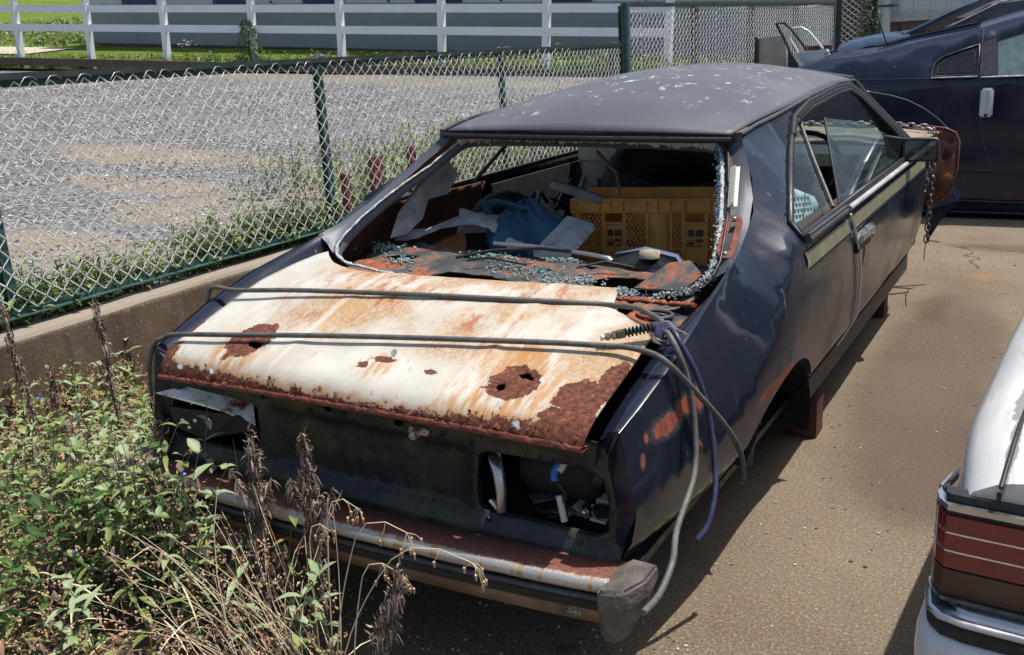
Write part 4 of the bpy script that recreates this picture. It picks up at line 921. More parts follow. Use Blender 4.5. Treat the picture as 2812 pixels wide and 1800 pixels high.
mb = MB(); mb.loft([[Vector((x, y+bow(x), z+.004*abs(x))) for y, z in ((-.078, .278), (-.084, .274), (-.066, .234), (-.04, .228), (.05, .235), (.05, .24), (-.035, .238))] for x in [-.70+.04*i for i in range(36)]], caps=True); vl = mb.build('valance', M['valance'], CR)
mb = MB(); cS = Vector((.60, -.0735+bow(.6)-.004, .262)); ux = Vector((1, 0, 0)); uz = Vector((0, .40, -1)).normalized()*-1
mb.add([cS+ux*.030*cos(a)+uz*.017*sin(a) for a in [k*pi/12 for k in range(24)]], [tuple(range(24))], 0)
mb.tube([cS+Vector((0, -.0015, 0))+ux*.025*cos(a)+uz*.0125*sin(a) for a in [k*pi/12 for k in range(24)]], .0016, 4, closed=True, mi=1)
for k in range(7):
    q = cS+Vector((-.014+.0045*k, -.0015, 0)); mb.tube([q+uz*.006*random.uniform(.4, 1), q+ux*.003*random.choice((-1, 1)), q-uz*.006*random.uniform(.4, 1)], .0011, 4, mi=1)
mb.build('round_sticker', [simple('worn_sticker_white', (.45, .43, .38), .6), simple('sticker_dark_print', (.10, .075, .065), .7)], vl)
def capring(s):  # cross-sections running round the corner
    pass
for sg in (1, -1):
    P_ = [(.688, -.100, .352), (.688, -.04, .354), (.690, -.102, .33), (.724, -.100, .354), (.745, -.088, .358), (.772, -.045, .368), (.776, .01, .376), (.72, .02, .372), (.690, .0, .355), (.728, -.104, .32), (.752, -.088, .32), (.776, -.045, .335), (.778, .008, .355),
          (.690, -.092, .24), (.692, -.075, .224), (.722, -.092, .232), (.745, -.072, .250), (.765, -.035, .295), (.770, .0, .33), (.72, -.05, .225), (.70, .0, .30)]
    bm = bmesh.new()
    for x, y, z in P_: bm.verts.new((sg*x, y, z))
    bmesh.ops.convex_hull(bm, input=bm.verts[:]); 
    for vv in [v for v in bm.verts if not v.link_faces]: bm.verts.remove(vv)
    bmesh.ops.bevel(bm, geom=[e for e in bm.edges if len(e.link_faces) == 2 and e.calc_face_angle(0) > .5], offset=.006, segments=2, affect='EDGES')
    bm.normal_update(); bm.verts.index_update()
    mb = MB(); mb.add([v.co+Vector((1, 1, 1))*.0012*fbm(v.co.x*3, v.co.z*3, 14) for v in bm.verts], [[v.index for v in f.verts] for f in bm.faces], 0, False); mb.s = [f.calc_area() < 2.5e-4 for f in bm.faces]; bm.free()
    mb.build('bumper_end_cap', M['capr'], bp)
# torn lower quarter edge behind the cap

# ---- underside / inner structure
mb = MB(); mb.box((-.70, .62, .255), (.70, 3.5, .275)); mb.build('floor_pan', M['black'], CR)
for sg in (1, -1):
    mb = MB(); mb.box((min(sg*.70, sg*.735), 1.34, .225), (max(sg*.70, sg*.735), 3.45, .30)); mb.build('sill', M['trim'], CR)
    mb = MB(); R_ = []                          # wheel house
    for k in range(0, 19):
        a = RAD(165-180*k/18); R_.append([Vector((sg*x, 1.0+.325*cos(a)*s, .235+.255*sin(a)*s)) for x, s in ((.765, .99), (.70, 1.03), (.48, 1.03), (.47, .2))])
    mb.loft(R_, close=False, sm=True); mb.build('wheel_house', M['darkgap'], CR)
    # inner side panels & pillars
    pin = lambda y, z: B(sg*(XS(y, z)-.055), y, z)
    po = [(.66, .50), (1.74, .45), (1.78, .86), (1.06, .87), (1.02, .90), (1.29, 1.005), (1.62, 1.12), (1.62, 1.14), (1.22, 1.115), (1.10, 1.035), (.93, .92), (.84, .82), (.70, .72)]
    hl = [[(cy+.030*cos(a)*.8, cz+.03*sin(a)) for a in [k*pi/6 for k in range(12)]] for cy, cz in ((1.24, 1.055), (1.13, .985), (.93, .81))]
    panel('inner_quarter_panel', po, pin, M['inner'], CR, holes=hl, step=.05, th=.004)
    mb = MB(); mb.tube([B(sg*.50, 2.83, 1.19), B(sg*.56, 3.02, 1.06), B(sg*.66, 3.28, .87)], [.03, .028, .035], 8, flat=.6); mb.build('windscreen_pillar', M['black'], CR)
    mb = MB(); mb.poly([B(sg*.69, 1.80, .845), B(sg*.69, 3.2, .845), B(sg*.66, 3.2, .30), B(sg*.66, 1.80, .30)], th=(sg*.01, 0, 0)); mb.build('door_card', M['seat'], CR)
mb = MB(); mb.tube([B(-.50, 2.86, 1.20), B(-.25, 2.92, 1.235), B(0, 2.94, 1.245), B(.25, 2.92, 1.235), B(.50, 2.86, 1.20)], .028, 8, flat=.5); mb.build('windscreen_header', M['black'], CR)
# package shelf (torn, rusty, broken glass)
def shelf(x, y): return B(x, y, .722+.020*math.exp(-((y-.98)/.10)**2)+.014*fbm(x, y, 5)+.03*max(0, abs(x)-.45))
so_ = [(-.58, .70), (-.3, .675), (0, .67), (.3, .675), (.53, .70), (.555, .80), (.56, 1.0), (.50, 1.14), (.30, 1.08), (.12, 1.15), (-.1, 1.10), (-.3, 1.18), (-.50, 1.12), (-.62, 1.18), (-.66, 1.0), (-.64, .88)]
def blobh(cx, cy, rx, ry, sd, n=18): return [(cx+rx*(1+.35*mnoise.noise(Vector((cos(2*pi*i/n)*1.5, sin(2*pi*i/n)*1.5, sd))))*cos(2*pi*i/n), cy+ry*(1+.5*mnoise.noise(Vector((cos(2*pi*i/n)*1.5, sin(2*pi*i/n)*1.5, sd+5))))*sin(2*pi*i/n)) for i in range(n)]
panel('package_shelf', so_, shelf, [M['shelf'], M['inner']], CR, holes=[blobh(-.16, .775, .17, .042, 1), blobh(.34, .88, .12, .075, 2), blobh(.49, .80, .03, .03, 3), blobh(-.36, 1.03, .15, .040, 4), blobh(.20, .72, .10, .02, 12), blobh(.14, .99, .05, .02, 8), blobh(-.50, .90, .07, .03, 6)], step=.022, th=.004, jag=.02, jagh=.014)
mb = MB()
for cx, cy, r in ((-.60, .96, .11), (-.46, .86, .06), (-.20, .98, .13), (-.08, .92, .09), (.03, .86, .10), (.12, .80, .08), (.19, .86, .07), (.05, 1.02, .08), (.34, .80, .05)):
    for k in range(70):
        x = cx+random.gauss(0, r*.45); y = cy+random.gauss(0, r*.28); p = shelf(x, y)+Vector((0, 0, random.uniform(.001, .012)))
        mb.box((-.0042, -.002, -.0016), (.0042, .002, .0016), mat=Matrix.Translation(p) @ Matrix.Rotation(random.uniform(0, 3), 4, Vector((random.random(), random.random(), random.random()))) @ Matrix.Scale(random.uniform(.5, 1.5), 4))
tag(mb.build('glass_fragments', M['glassg'], None), 'heap of crumbled safety glass on the rusty shelf', 'broken glass', kind='stuff')
mb = MB(); mb.tube([B(-.30, .93, .745), B(-.2, .985, .765), B(-.05, 1.03, .775), B(.06, 1.04, .772)], .006, 6); mb.build('shelf_cable', M['black'], CR)
mb = MB(); mb.tube([B(-.02, .90, .75), B(-.15, .89, .765), B(-.22, .87, .755)], .004, 5); mb.build('loose_wire', M['black'], CR); mb = MB(); mb.tube([B(.30, .97, .755), B(.22, .95, .77), B(.15, .90, .755)], .004, 5); mb.build('loose_wire', M['black'], CR)
mb = MB(); mb.poly([B(.20, 1.08, .77), B(.30, 1.07, .795), B(.42, 1.02, .79), B(.47, .98, .76), B(.40, .98, .74), B(.22, 1.02, .745)], th=(0, .006, .004)); mb.lathe([(0, .02), (.03, .02), (.033, 0)], n=16, mat=Matrix.Translation(B(.33, 1.03, .775)), mi=1); mb.build('hinge_bracket', [M['black'], M['card']], CR)
mb = MB(); mb.poly([B(.20, 1.078, .772), B(.30, 1.068, .798), B(.42, 1.018, .793), B(.47, .978, .763), B(.465, .974, .757), B(.42, 1.01, .785), B(.30, 1.06, .79), B(.20, 1.07, .766)], th=(0, -.002, .001)); mb.build('bracket_edge', M['bright'], CR)
mb = MB(); mb.poly([B(.38, .80, .735), B(.44, .90, .79), B(.50, .91, .80), B(.56, .84, .78), B(.53, .78, .745)], th=(0, 0, .005)); mb.build('corner_gusset', M['shelf'], CR)
# torn lining of left pillar
mb = MB(); P_ = [B(-.585, 1.29, 1.02), B(-.575, 1.36, .95), B(-.585, 1.30, .885), B(-.60, 1.20, .88), B(-.59, 1.15, .82), B(-.595, 1.06, .78), B(-.62, 1.0, .775), B(-.63, 1.06, .85), B(-.63, 1.17, .93)]
mb.poly(P_, th=(.004, 0, 0)); mb.build('torn_lining', M['paper'], CR)
mb = MB(); st = [(-.68, 1.12, .755), (-.60, 1.12, .765), (-.52, 1.18, .80), (-.42, 1.20, .82), (-.33, 1.20, .81), (-.26, 1.16, .785), (-.18, 1.10, .755)]
mb.loft([[B(x, y-.02, z-.018+.006*random.random()), B(x+.01, y, z+.004*random.random()), B(x+.015, y+.06, z+.014)] for x, y, z in densify(st, 4)], close=False, sm=False); mb.build('torn_shelf_trim', M['paper'], CR)
mb = MB(); mb.box((-.66, 1.16, .60), (.66, 1.19, .715)); mb.build('seat_bulkhead', M['inner'], CR)
# seats, dash
def soft_box(name, a, b, mat, bev=.04, par=CR, rx=0):
    mb = MB(); c = ((a[0]+b[0])/2, (a[1]+b[1])/2, (a[2]+b[2])/2); h = [(b[i]-a[i])/2 for i in range(3)]
    mb.box([-q for q in h], h, bev=bev, mat=Matrix.Translation(c) @ Matrix.Rotation(rx, 4, 'X')); mb.s = [True]*len(mb.f); return mb.build(name, mat, par)
soft_box('rear_seat', (-.60, 1.30, .30), (.60, 1.75, .50), M['seat'])
for sx in (-.33, .33):
    soft_box('front_seat_base', (sx-.22, 2.25, .30), (sx+.22, 2.75, .46), M['seat']); soft_box('front_seat_back', (sx-.21, 2.45, .42), (sx+.21, 2.55, .80), M['seat'], rx=.2)
mb = MB(); mb.loft([[B(x, y, z) for y, z in ((2.95, .55), (2.93, .80), (2.98, .86), (3.28, .87), (3.28, .50))] for x in (-.64, -.3, 0, .3, .64)], caps=True, sm=False); mb.build('dashboard', M['black'], CR)
mb = MB(); mb.tube([B(.33+.17*cos(a), 2.80+.05*sin(a), .82+.15*sin(a)) for a in [k*pi/14 for k in range(28)]], .012, 8, closed=True); mb.tube([B(.33, 2.82, .82), B(.33, 3.0, .76)], .02, 8); mb.tube([B(.17, 2.80, .82), B(.49, 2.80, .82)], .012, 6); mb.build('steering_wheel', M['black'], CR)
mb = MB(); mb.box((.56, 2.35, .34), (.60, 2.4, .8)); 
# windscreen
mb = MB(); mb.poly([B(-.53, 2.88, 1.18), B(.53, 2.88, 1.18), B(.65, 3.29, .88), B(-.65, 3.29, .88)], th=(0, .004, .003)); mb.build('windscreen', M['glass'], CR)
# bonnet and front remains
hd = mat_rustpanel('dusty_brown_bonnet', (.16, .12, .085), .40, 4, 0, .75)
def bonn(x, y): return B(x, y, .885-.02*(abs(x)/.7)**3+.012*fbm(x, y, 4)-.03*max(0, y-3.9))
panel('bonnet', [(-.70, 3.32), (.70, 3.32), (.735, 3.7), (.745, 4.12), (.3, 4.18), (-.3, 4.18), (-.74, 4.12)], bonn, [hd, M['inner']], CR, step=.08, th=.006, jag=.02)
mb = MB(); mb.tube([bonn(x, 3.42+.02*sin(x*9))+Vector((0, 0, .012)) for x in [-.68+.06*i for i in range(23)]], .010, 6); mb.build('cowl_seal', M['pale'], CR)
def ifn(x, z): return Vector((x, 4.12+.04*sin(z*9)+.02*fbm(x, z, 9), z))
panel('inner_fender', [(.60, .45), (.78, .46), (.835, .52), (.865, .64), (.862, .78), (.84, .835), (.76, .858), (.66, .868), (.60, .86)], ifn, [M['orange'], M['orange']], CR, step=.03, th=.004, jag=.008, holes=[blobh(.80, .71, .015, .02, 2), blobh(.82, .79, .018, .014, 6)])
mb = MB(); mb.tube([ifn(.70, .868), ifn(.79, .858), ifn(.842, .836), ifn(.865, .79), ifn(.868, .65), ifn(.84, .52), ifn(.79, .47)], .006, 6); mb.build('fender_lip', M['orange'], CR)
mb = MB(); mb.add([Vector(p) for p in [(.72, 4.10, .60), (.79, 4.15, .575), (.885, 4.20, .505), (.875, 4.18, .46), (.80, 4.14, .36), (.765, 4.10, .29), (.74, 4.08, .24), (.735, 4.08, .42)]], [(0, 1, 7), (1, 2, 3), (1, 3, 7), (3, 4, 7), (4, 5, 7), (5, 6, 7)]); ob = mb.build('bent_front_fender', M['body'], CR)
md = ob.modifiers.new('sheet', 'SOLIDIFY'); md.thickness = .006
mb = MB(); mb.add([sm(3.38, .34), sm(3.40, .25), sm(3.30, .17), sm(3.50, .16), sm(3.62, .22), sm(3.60, .33), sm(3.50, .36)], [(0, 1, 2, 3, 4, 5, 6)]); ob = mb.build('fender_scrap', simple('pale_blue_scrap', (.10, .14, .19), .4, var=.3), CR); md = ob.modifiers.new('sheet', 'SOLIDIFY'); md.thickness = .006
mb = MB(); mb.box((-.70, 3.45, .28), (.66, 3.47, .84)); mb.build('firewall', M['inner'], CR)
mb = MB(); mb.box((-.66, 3.47, .30), (-.60, 4.1, .82)); mb.box((.60, 3.47, .30), (.64, 4.1, .80)); mb.box((-.66, 4.08, .3), (.64, 4.12, .45)); mb.build('engine_bay_side', M['orange'], CR)
# stands under the car
br = simple('red_painted_stand', (.085, .028, .02), .8, var=.4, sc=20, bump=.5)
for i, (x, y) in enumerate(((.655, 1.64), (-.60, 1.60), (.60, 3.3), (-.60, 3.3))):
    if i == 1 or i == 3: continue
    mb = MB(); mb.box((x-.03, y-.0, .0), (x+.06, y+.11, .15), bev=.006); mb.box((x-.06, y-.01, .152), (x+.03, y+.10, .252), bev=.006)
    tag(mb.build('support_block', br), ['reddish block propping up the coupe just ahead of the empty rear wheel arch', None, 'reddish block propping up the front end of the coupe'][i], 'block')
mb = MB(); mb.tube([(-.6, 1.02, .25), (.6, 1.02, .25)], .035, 10); mb.lathe([(0, 0), (.09, 0), (.10, .03), (.05, .06), (.05, .09)], n=20, axis='x', c=(.55, 1.02, .25)); mb.build('rear_axle', M['inner'], CR)
# ================================================================ OTHER CARS
def loftmesh(name, rings, mat, par, caps=True, close=False, sm=True):
    mb = MB(); mb.loft(rings, close=close, sm=sm, caps=False); return mb.build(name, mat, par)
# ---- white saloon beside the wreck
WC = root('white_saloon', (2.08, 2.0, 0), 'old chalky white saloon with banded red tail lamp parked close on the right', 'car')
xc = 2.08
def wsec(y):
    k = max(0, (.25-y)/.25)*.03
    zs = interp(y, [(0, .640), (.06, .658), (.15, .680), (.4, .700), (.8, .715), (1.2, .725), (3.4, .75), (4.3, .70)]); sh = interp(y, [(0, 0), (.4, .004), (1.2, .012), (3, .015)])
    L = [(.70, .19), (.775, .22), (.795, .30), (.803, .45), (.803, .55), (.795, zs-.03), (.778, zs), (.74, zs+.022), (.69, zs+.032), (.4, zs+.045), (0, zs+.05)]
    L = [(x-(k+sh)*(x > .5), z) for x, z in L]
    P = [Vector((xc-x, y, z)) for x, z in L]; return P+[Vector((xc+x, y, z)) for x, z in L[::-1][1:]]
mb = MB(); mb.loft([wsec(y) for y in [.012, .05, .1, .15, .22, .3, .4, .55, .8, 1.2, 2, 3.4, 4.0, 4.3]], close=False); mb.build('body', M['white_car'], WC)
mb = MB(); R0 = [p for p in wsec(.012)]; mb.add(R0, [tuple(range(len(R0)))]); mb.build('rear_panel', M['white_car'], WC)
def wtop(x, y):
    P = wsec(y)
    for a, b in zip(P, P[1:]):
        if a.x <= x <= b.x and b.x > a.x: return a.z+(b.z-a.z)*(x-a.x)/(b.x-a.x)
    return .8
mb = MB(); mb.tube([(1.372+.012*min(1, y/.4), y, wtop(1.372+.012*min(1, y/.4), y)+.002) for y in [.0+.05*i for i in range(14)]], .0042, 6); mb.tube([(1.37, .006, z) for z in (.652, .645, .640)], .004, 6); mb.build('boot_lid_gap', M['black'], WC)
GH = [(.40, .79, .79, .72), (1.15, 1.12, 1.12, .56), (2.4, 1.15, 1.15, .56), (3.2, .81, .81, .68)]
def gsec(y, z, hw): return [Vector((xc-.72, y, .77)), Vector((xc-hw, y, z-.02)), Vector((xc-hw+.05, y, z)), Vector((xc, y, z+.02)), Vector((xc+hw-.05, y, z)), Vector((xc+hw, y, z-.02)), Vector((xc+.72, y, .77))]
mb = MB(); mb.loft([gsec(.62, .80, .70), gsec(1.25, 1.13, .56), gsec(1.8, 1.16, .56), gsec(2.4, 1.14, .56), gsec(3.2, .81, .68)], close=False, sm=False); mb.build('greenhouse', simple('dark_car_glass', (.02, .025, .03), .1, var=.1, bump=0), WC)
mb = MB(); mb.loft([[p+Vector((0, 0, .012)) for p in gsec(y, z, .57)[1:6]] for y, z in ((1.2, 1.125), (1.8, 1.16), (2.45, 1.13))], close=False); mb.build('roof', M['white_car'], WC)
mb = MB(); mb.poly([(1.372, .30, .722), (1.40, .40, .738), (1.41, .70, .79), (1.375, .66, .76)], th=(.004, .002, .010)); mb.build('rear_window_seal', M['black'], WC)
mb = MB(); mb.tube([(1.30, .02, .642), (1.295, .2, .70), (1.30, .5, .742), (1.305, 1.2, .79)], .0, 4); 
# tail lamp : banded wrap-round lens
def band(mb, z0, z1, y=-.006, mi=0, out=.0):
    pts = [(1.286-out, .10), (1.277-out, .04), (1.284-out*.7, .012), (1.297, y+.002-out), (1.32, y-out), (2.08, y-.012-out), (2.84, y-out), (2.863, y+.002-out), (2.883, .04)]
    mb.loft([[Vector((x, yy, z)) for x, yy in pts] for z in (z0, z1)], close=False, sm=False, mi=mi)
    mb.add([Vector((x, yy, z1)) for x, yy in pts]+[Vector((x, yy+.03, z1)) for x, yy in pts], [(i, i+1, i+10, i+9) for i in range(8)], mi)
    mb.add([Vector((x, yy, z0)) for x, yy in pts]+[Vector((x, yy+.03, z0)) for x, yy in pts], [(i, i+9, i+10, i+1) for i in range(8)], mi)
TLp = None
mb = MB(); band(mb, .448, .618); TLp = mb.build('tail_lamp_housing', M['black'], WC)
for z0, z1, mt in ((.574, .603, 'red'), (.541, .571, 'red'), (.508, .538, 'red'), (.458, .504, 'amber')):
    mb = MB(); band(mb, z0, z1, out=.005); mb.build('lamp_band', M[mt], TLp)
for z in (.5725, .5395): mb = MB(); band(mb, z-.0014, z+.0014, out=.0065); mb.build('silver_line', M['bright'], TLp)
mb = MB(); band(mb, .612, .622, out=.004); mb.build('chrome_trim', M['chrome'], WC)
mb = MB(); band(mb, .446, .4535, out=.008); mb.build('chrome_trim', M['chrome'], WC)
mb = MB(); band(mb, .623, .636, out=-.010); mb.build('lamp_recess', M['black'], WC)
def bump_sec(t):
    return t
def wbump(mb, sec, mi=0):
    path = [(1.262, .42, -1, 0), (1.262, .1, -1, 0), (1.264, .02, -1, -.15), (1.275, -.03, -.9, -.5), (1.30, -.058, -.5, -.9), (1.34, -.068, -.1, -1), (2.08, -.085, 0, -1), (2.82, -.068, .1, -1), (2.86, -.05, .5, -.9), (2.89, .02, 1, -.1), (2.895, .42, 1, 0)]
    mb.loft([[Vector((x+nx*o, y+ny*o, z)) for o, z in sec] for x, y, nx, ny in path], close=False, mi=mi)
mb = MB(); wbump(mb, [(-.06, .402), (-.012, .402), (.0, .394), (.006, .375), (.008, .33), (.004, .25), (-.02, .20)]); mb.build('rear_bumper', M['white_car'], WC)
mb = MB(); wbump(mb, [(-.06, .430), (-.016, .430), (-.009, .424), (-.006, .412), (-.010, .4025)]); mb.build('bumper_rubber', M['rubber'], WC)
mb = MB(); wbump(mb, [(-.012, .442), (-.005, .440), (-.003, .434), (-.010, .431), (-.05, .431), (-.05, .442)]); mb.build('bumper_chrome', M['chrome'], WC)
for x in (1.36, 2.8):
    for y in (.95, 3.5):
        mb = MB(); mb.lathe([(0, -.08), (.16, -.08), (.26, -.07), (.28, -.04), (.28, .04), (.26, .07), (.16, .08), (0, .08)], axis='x', n=26, c=(x+(.06 if x < 2 else -.06), y, .27)); mb.build('wheel', M['tyre'], WC)
WC_in = [c for c in bpy.data.objects if c.parent == WC]
for c_ in WC_in: c_.matrix_parent_inverse = Matrix.Translation((-1.28, 0, 0))
WC.location = (1.28, 0, 0); WC.rotation_euler = (0, 0, RAD(-3.0))
# ---- dark blue coupe across the end
pdk = mat_body('glossy_dark_blue_paint', (.010, .014, .034), .10)
DC = root('dark_blue_coupe', (1.6, 7.0, 0), 'glossy dark blue coupe with a pale vertical door handle parked across the end', 'car')
TOPE = [(-.60, 1.10), (-.576, 1.131), (-.353, 1.190), (-.093, 1.215), (.075, 1.24), (.318, 1.297), (.72, 1.368), (1.001, 1.435), (1.5, 1.50), (2.2, 1.48), (2.9, 1.24), (3.3, 1.02), (4.0, .92), (4.3, .75)]
TOPE = catmull(TOPE, 5)
def dY(x, z):
    y = 6.2
    if z > 1.03: y += .70*(z-1.03)
    y += .10*max(0, (.5-z))**2*2+.05*math.exp(-((z-.70)/.05)**2)*0
    y += .18*max(0, (-.1-x))**2*3+.012*sst(.69, .66, z) if False else .5*max(0, (-.15-x))**2
    y += .028*sst(.74, .60, z)*-1*0+.02*(1-sst(.55, .72, z))
    return y
dfn = lambda x, z: Vector((x, dY(x, z), z))
so = [(-.62, .35), (-.35, .02), (.0, .02), (3.7, .02), (4.25, .2), (4.3, .6)]+TOPE[::-1]
qw = [(.44, 1.045), (.443, 1.10), (.458, 1.145), (.50, 1.178), (.60, 1.213), (.735, 1.255), (.752, 1.045)]
dw = [(.882, 1.035), (.850, 1.275), (1.1, 1.345), (1.5, 1.42), (2.1, 1.40), (2.6, 1.22), (2.9, 1.035)]
wa = [(-.02+.34*cos(a), .30+.34*sin(a)) for a in [RAD(180-12*i) for i in range(16)]]
wb = [(3.25+.34*cos(a), .30+.34*sin(a)) for a in [RAD(180-12*i) for i in range(16)]]
panel('body_side', so, dfn, [pdk, M['black']], DC, holes=[qw, dw], step=.09, th=.01, hstep=.05, flip=False)
far = lambda x, z: Vector((x, 14.1-dY(x, z), z)); panel('body_side', so, far, [pdk, M['black']], DC, holes=[dw], step=.15, th=.01)
mb = MB(); mb.loft([[Vector((x, dY(x, z)+(14.1-2*dY(x, z))*t, z+.055*(1-(2*t-1)**4)*(1 if x > .2 else .5))) for t in [i/14 for i in range(15)]] for x, z in densify([(a, b, 0) for a, b in TOPE], 3) for _ in (0,)] if False else [[Vector((x, dY(x, z)+(14.1-2*dY(x, z))*t, z+.05*(1-(2*t-1)**4))) for t in [i/14 for i in range(15)]] for x, z, _ in densify([(a, b, 0) for a, b in TOPE], 1)], close=False); mb.build('roof_and_deck', pdk, DC)
mb = MB(); mb.loft([[Vector((x, y, z+.058)) for y in (6.55, 6.8, 7.1, 7.4, 7.6)] for x, z in ((.02, 1.235), (.318, 1.30), (.55, 1.345), (.70, 1.368))], close=False); mb.build('rear_glass', M['tint'], DC)
mb = MB(); mb.tube([(.0, 6.52, 1.275), (.32, 6.53, 1.345), (.7, 6.54, 1.408)], .008, 6); mb.tube([(-.38, 6.45+.1*i, 1.235+.01*sin(i)) for i in range(12)], .006, 6); mb.build('rear_glass_seal', M['black'], DC)
mb = MB(); mb.poly([dfn(x, z)+Vector((0, .006, 0)) for x, z in qw], th=(0, .01, 0)); mb.build('quarter_window', simple('tinted_quarter_glass', (.012, .013, .02), .08, bump=0), DC)
mb = MB(); mb.tube([dfn(x, z)+Vector((0, -.002, 0)) for x, z in qw+[qw[0]]], .009, 6); mb.build('window_rubber', M['black'], DC)
mb = MB(); mb.tube([dfn(x, z)+Vector((0, .003, 0)) for x, z in [(.475, 1.07), (.48, 1.12), (.52, 1.155), (.62, 1.19), (.70, 1.21), (.715, 1.19), (.715, 1.08), (.70, 1.066)]+[(.475, 1.07)]], .0025, 4); mb.build('quarter_window_line', M['trim'], DC)
mb = MB(); mb.poly([dfn(x, z)+Vector((0, .006, 0)) for x, z in dw], th=(0, .006, 0)); mb.build('door_window', simple('greenish_window_glass', (.10, .15, .155), .08, bump=0), DC)
mb = MB(); mb.poly([dfn(x, z)+Vector((0, -.004, 0)) for x, z in ((.765, 1.045), (.762, 1.275), (.84, 1.29), (.873, 1.045))], th=(0, .004, 0)); mb.build('door_pillar', simple('satin_pillar_trim', (.035, .033, .045), .25), DC)
mb = MB(); mb.tube([dfn(x, 1.036)+Vector((0, -.004, 0)) for x in (.44, .6, .752)], .006, 6); mb.tube([dfn(x, 1.03)+Vector((0, -.004, 0)) for x in (.775, 1.1, 1.6, 2.9)], .007, 6); mb.build('belt_chrome', M['chrome'], DC)
mb = MB(); mb.tube([dfn(x, z)+Vector((0, -.001, 0)) for x, z in [(-.2, 1.044), (.1, 1.038), (.44, 1.032)]], .0025, 5); mb.build('body_seam', M['black'], DC)
mb = MB(); mb.tube([dfn(x, z)+Vector((0, -.001, 0)) for x, z in [(.745, 1.37), (.757, 1.2), (.764, 1.03), (.778, .85), (.79, .72), (.815, .58), (.87, .43), (.955, .31), (1.05, .24), (1.2, .205), (2.2, .19)]], .004, 5); mb.build('door_gap', M['trim'], DC)
mb = MB(); mb.box((.782, 6.155, .752), (.868, 6.195, .955), bev=.012); dh = mb.build('door_handle', M['silver'], DC)
mb = MB(); mb.tube([(.845, 6.150, .94), (.852, 6.142, .86), (.842, 6.150, .78)], .014, 8); mb.lathe([(0, -.01), (.010, -.008), (.012, 0)], axis='y', n=12, c=(.826, 6.152, .765), mi=1); mb.build('pull_bar', [M['silver'], M['black']], dh)
mb = MB(); mb.tube([dfn(x, z)+Vector((0, -.012, 0)) for x, z in [(-.42, .16), (.3, .14), (1.0, .13), (3.0, .12)]], .012, 6); mb.tube([dfn(x, z)+Vector((0, -.03, 0)) for x, z in [(-.42, .05), (.3, .05), (1.0, .05), (3.0, .05)]], .012, 6); mb.tube([dfn(x, z)+Vector((0, -.01, 0)) for x, z in [(.55, .36), (.8, .345), (1.0, .34), (3.0, .33)]], .006, 5); mb.build('side_skirt', pdk, DC)
mb = MB(); mb.tube([dfn(x, z)+Vector((0, -.006, 0)) for x, z in [(.0, .955), (.168, .922), (.286, .885), (.41, .82), (.5, .753), (.585, .67), (.64, .60)]], .0035, 5); mb.build('arch_highlight_lip', M['chrome'], DC)
mb = MB(); mb.box((-.5, 6.42, .02), (4.1, 7.6, .30)); mb.box((.5, 6.5, .3), (3.0, 7.55, .9)); mb.build('underbody', M['black'], DC)
for x in (-.02, 3.25):
    mb = MB(); mb.lathe([(0, -.02), (.19, -.02), (.20, -.08), (.30, -.09), (.315, -.05), (.315, .1)], axis='y', n=26, c=(x, 6.36, .315)); mb.build('wheel', M['tyre'], DC)
mb = MB(); mb.tube([(-.06, 6.8, 1.70), (-.06, 6.8, 1.49)], .003, 6); mb.tube([(-.06, 6.8, 1.50), (.028, 6.8, 1.27)], .006, 6); mb.build('aerial', M['black'], DC)
# ---- third car : bonnet and windscreen seen behind
pd3 = mat_body('grey_blue_paint', (.045, .07, .12), .14)
TC = root('grey_blue_car', (1.0, 9.2, .3), 'grey blue car whose bonnet and raked windscreen show behind the dark blue coupe', 'car')
prof3 = [(-.78, .60), (-.78, 1.15), (-.75, 1.235), (-.72, 1.285), (-.60, 1.325), (-.35, 1.36), (-.08, 1.372), (.0, 1.372)]
mb = MB(); ys3 = [8.05, 8.09, 8.2, 8.5, 8.85, 9.2, 9.5, 9.6, 9.65]; hz = [-.10, -.03, -.01, .0, .012, .0, -.01, -.03, -.10]
mb.loft([[Vector((x+.10*max(0, (8.3-y))*0+(.12*((y-8.85)/.8)**2 if x < -.5 else 0), y, z+h*min(1, (z-.5)*1.3))) for x, z in prof3] for y, h in zip(ys3, hz)], close=False); mb.build('bonnet', pd3, TC)
mb = MB(); mb.box((-.74, 8.06, .5), (3.4, 9.64, 1.20), bev=.04); mb.build('body', pd3, TC)
mb = MB(); mb.box((-.785, 8.1, 1.165), (-.20, 8.13, 1.235), mat=Matrix.Identity(4)); mb.build('side_moulding', M['trim'], TC)
mb = MB(); mb.loft([[Vector((x, y, z)) for y in (8.16+.12*(x > .3), 8.5, 8.85, 9.2, 9.5)] for x, z in ((-.02, 1.365), (.30, 1.51), (.66, 1.66))], close=False); mb.build('windscreen', simple('sky_reflecting_screen', (.16, .18, .21), .12, bump=0), TC)
mb = MB(); mb.tube([(-.05, 8.13, 1.345), (.30, 8.20, 1.50), (.68, 8.27, 1.65), (1.2, 8.3, 1.70)], .018, 8); mb.tube([(.10, 8.10, 1.30), (.45, 8.15, 1.45), (.72, 8.24, 1.58), (1.2, 8.26, 1.62)], .010, 8, mi=1); mb.tube([(-.07, y, 1.355) for y in (8.13, 8.5, 9, 9.5)], .012, 6); mb.build('screen_pillar', [pd3, M['chrome']], TC)
mb = MB(); mb.poly([(.18, 8.13, 1.30), (.62, 8.22, 1.56), (1.3, 8.25, 1.60), (1.6, 8.16, 1.25)], th=(0, .01, 0)); mb.build('side_window', simple('brown_tinted_glass', (.06, .05, .06), .1, bump=0), TC)
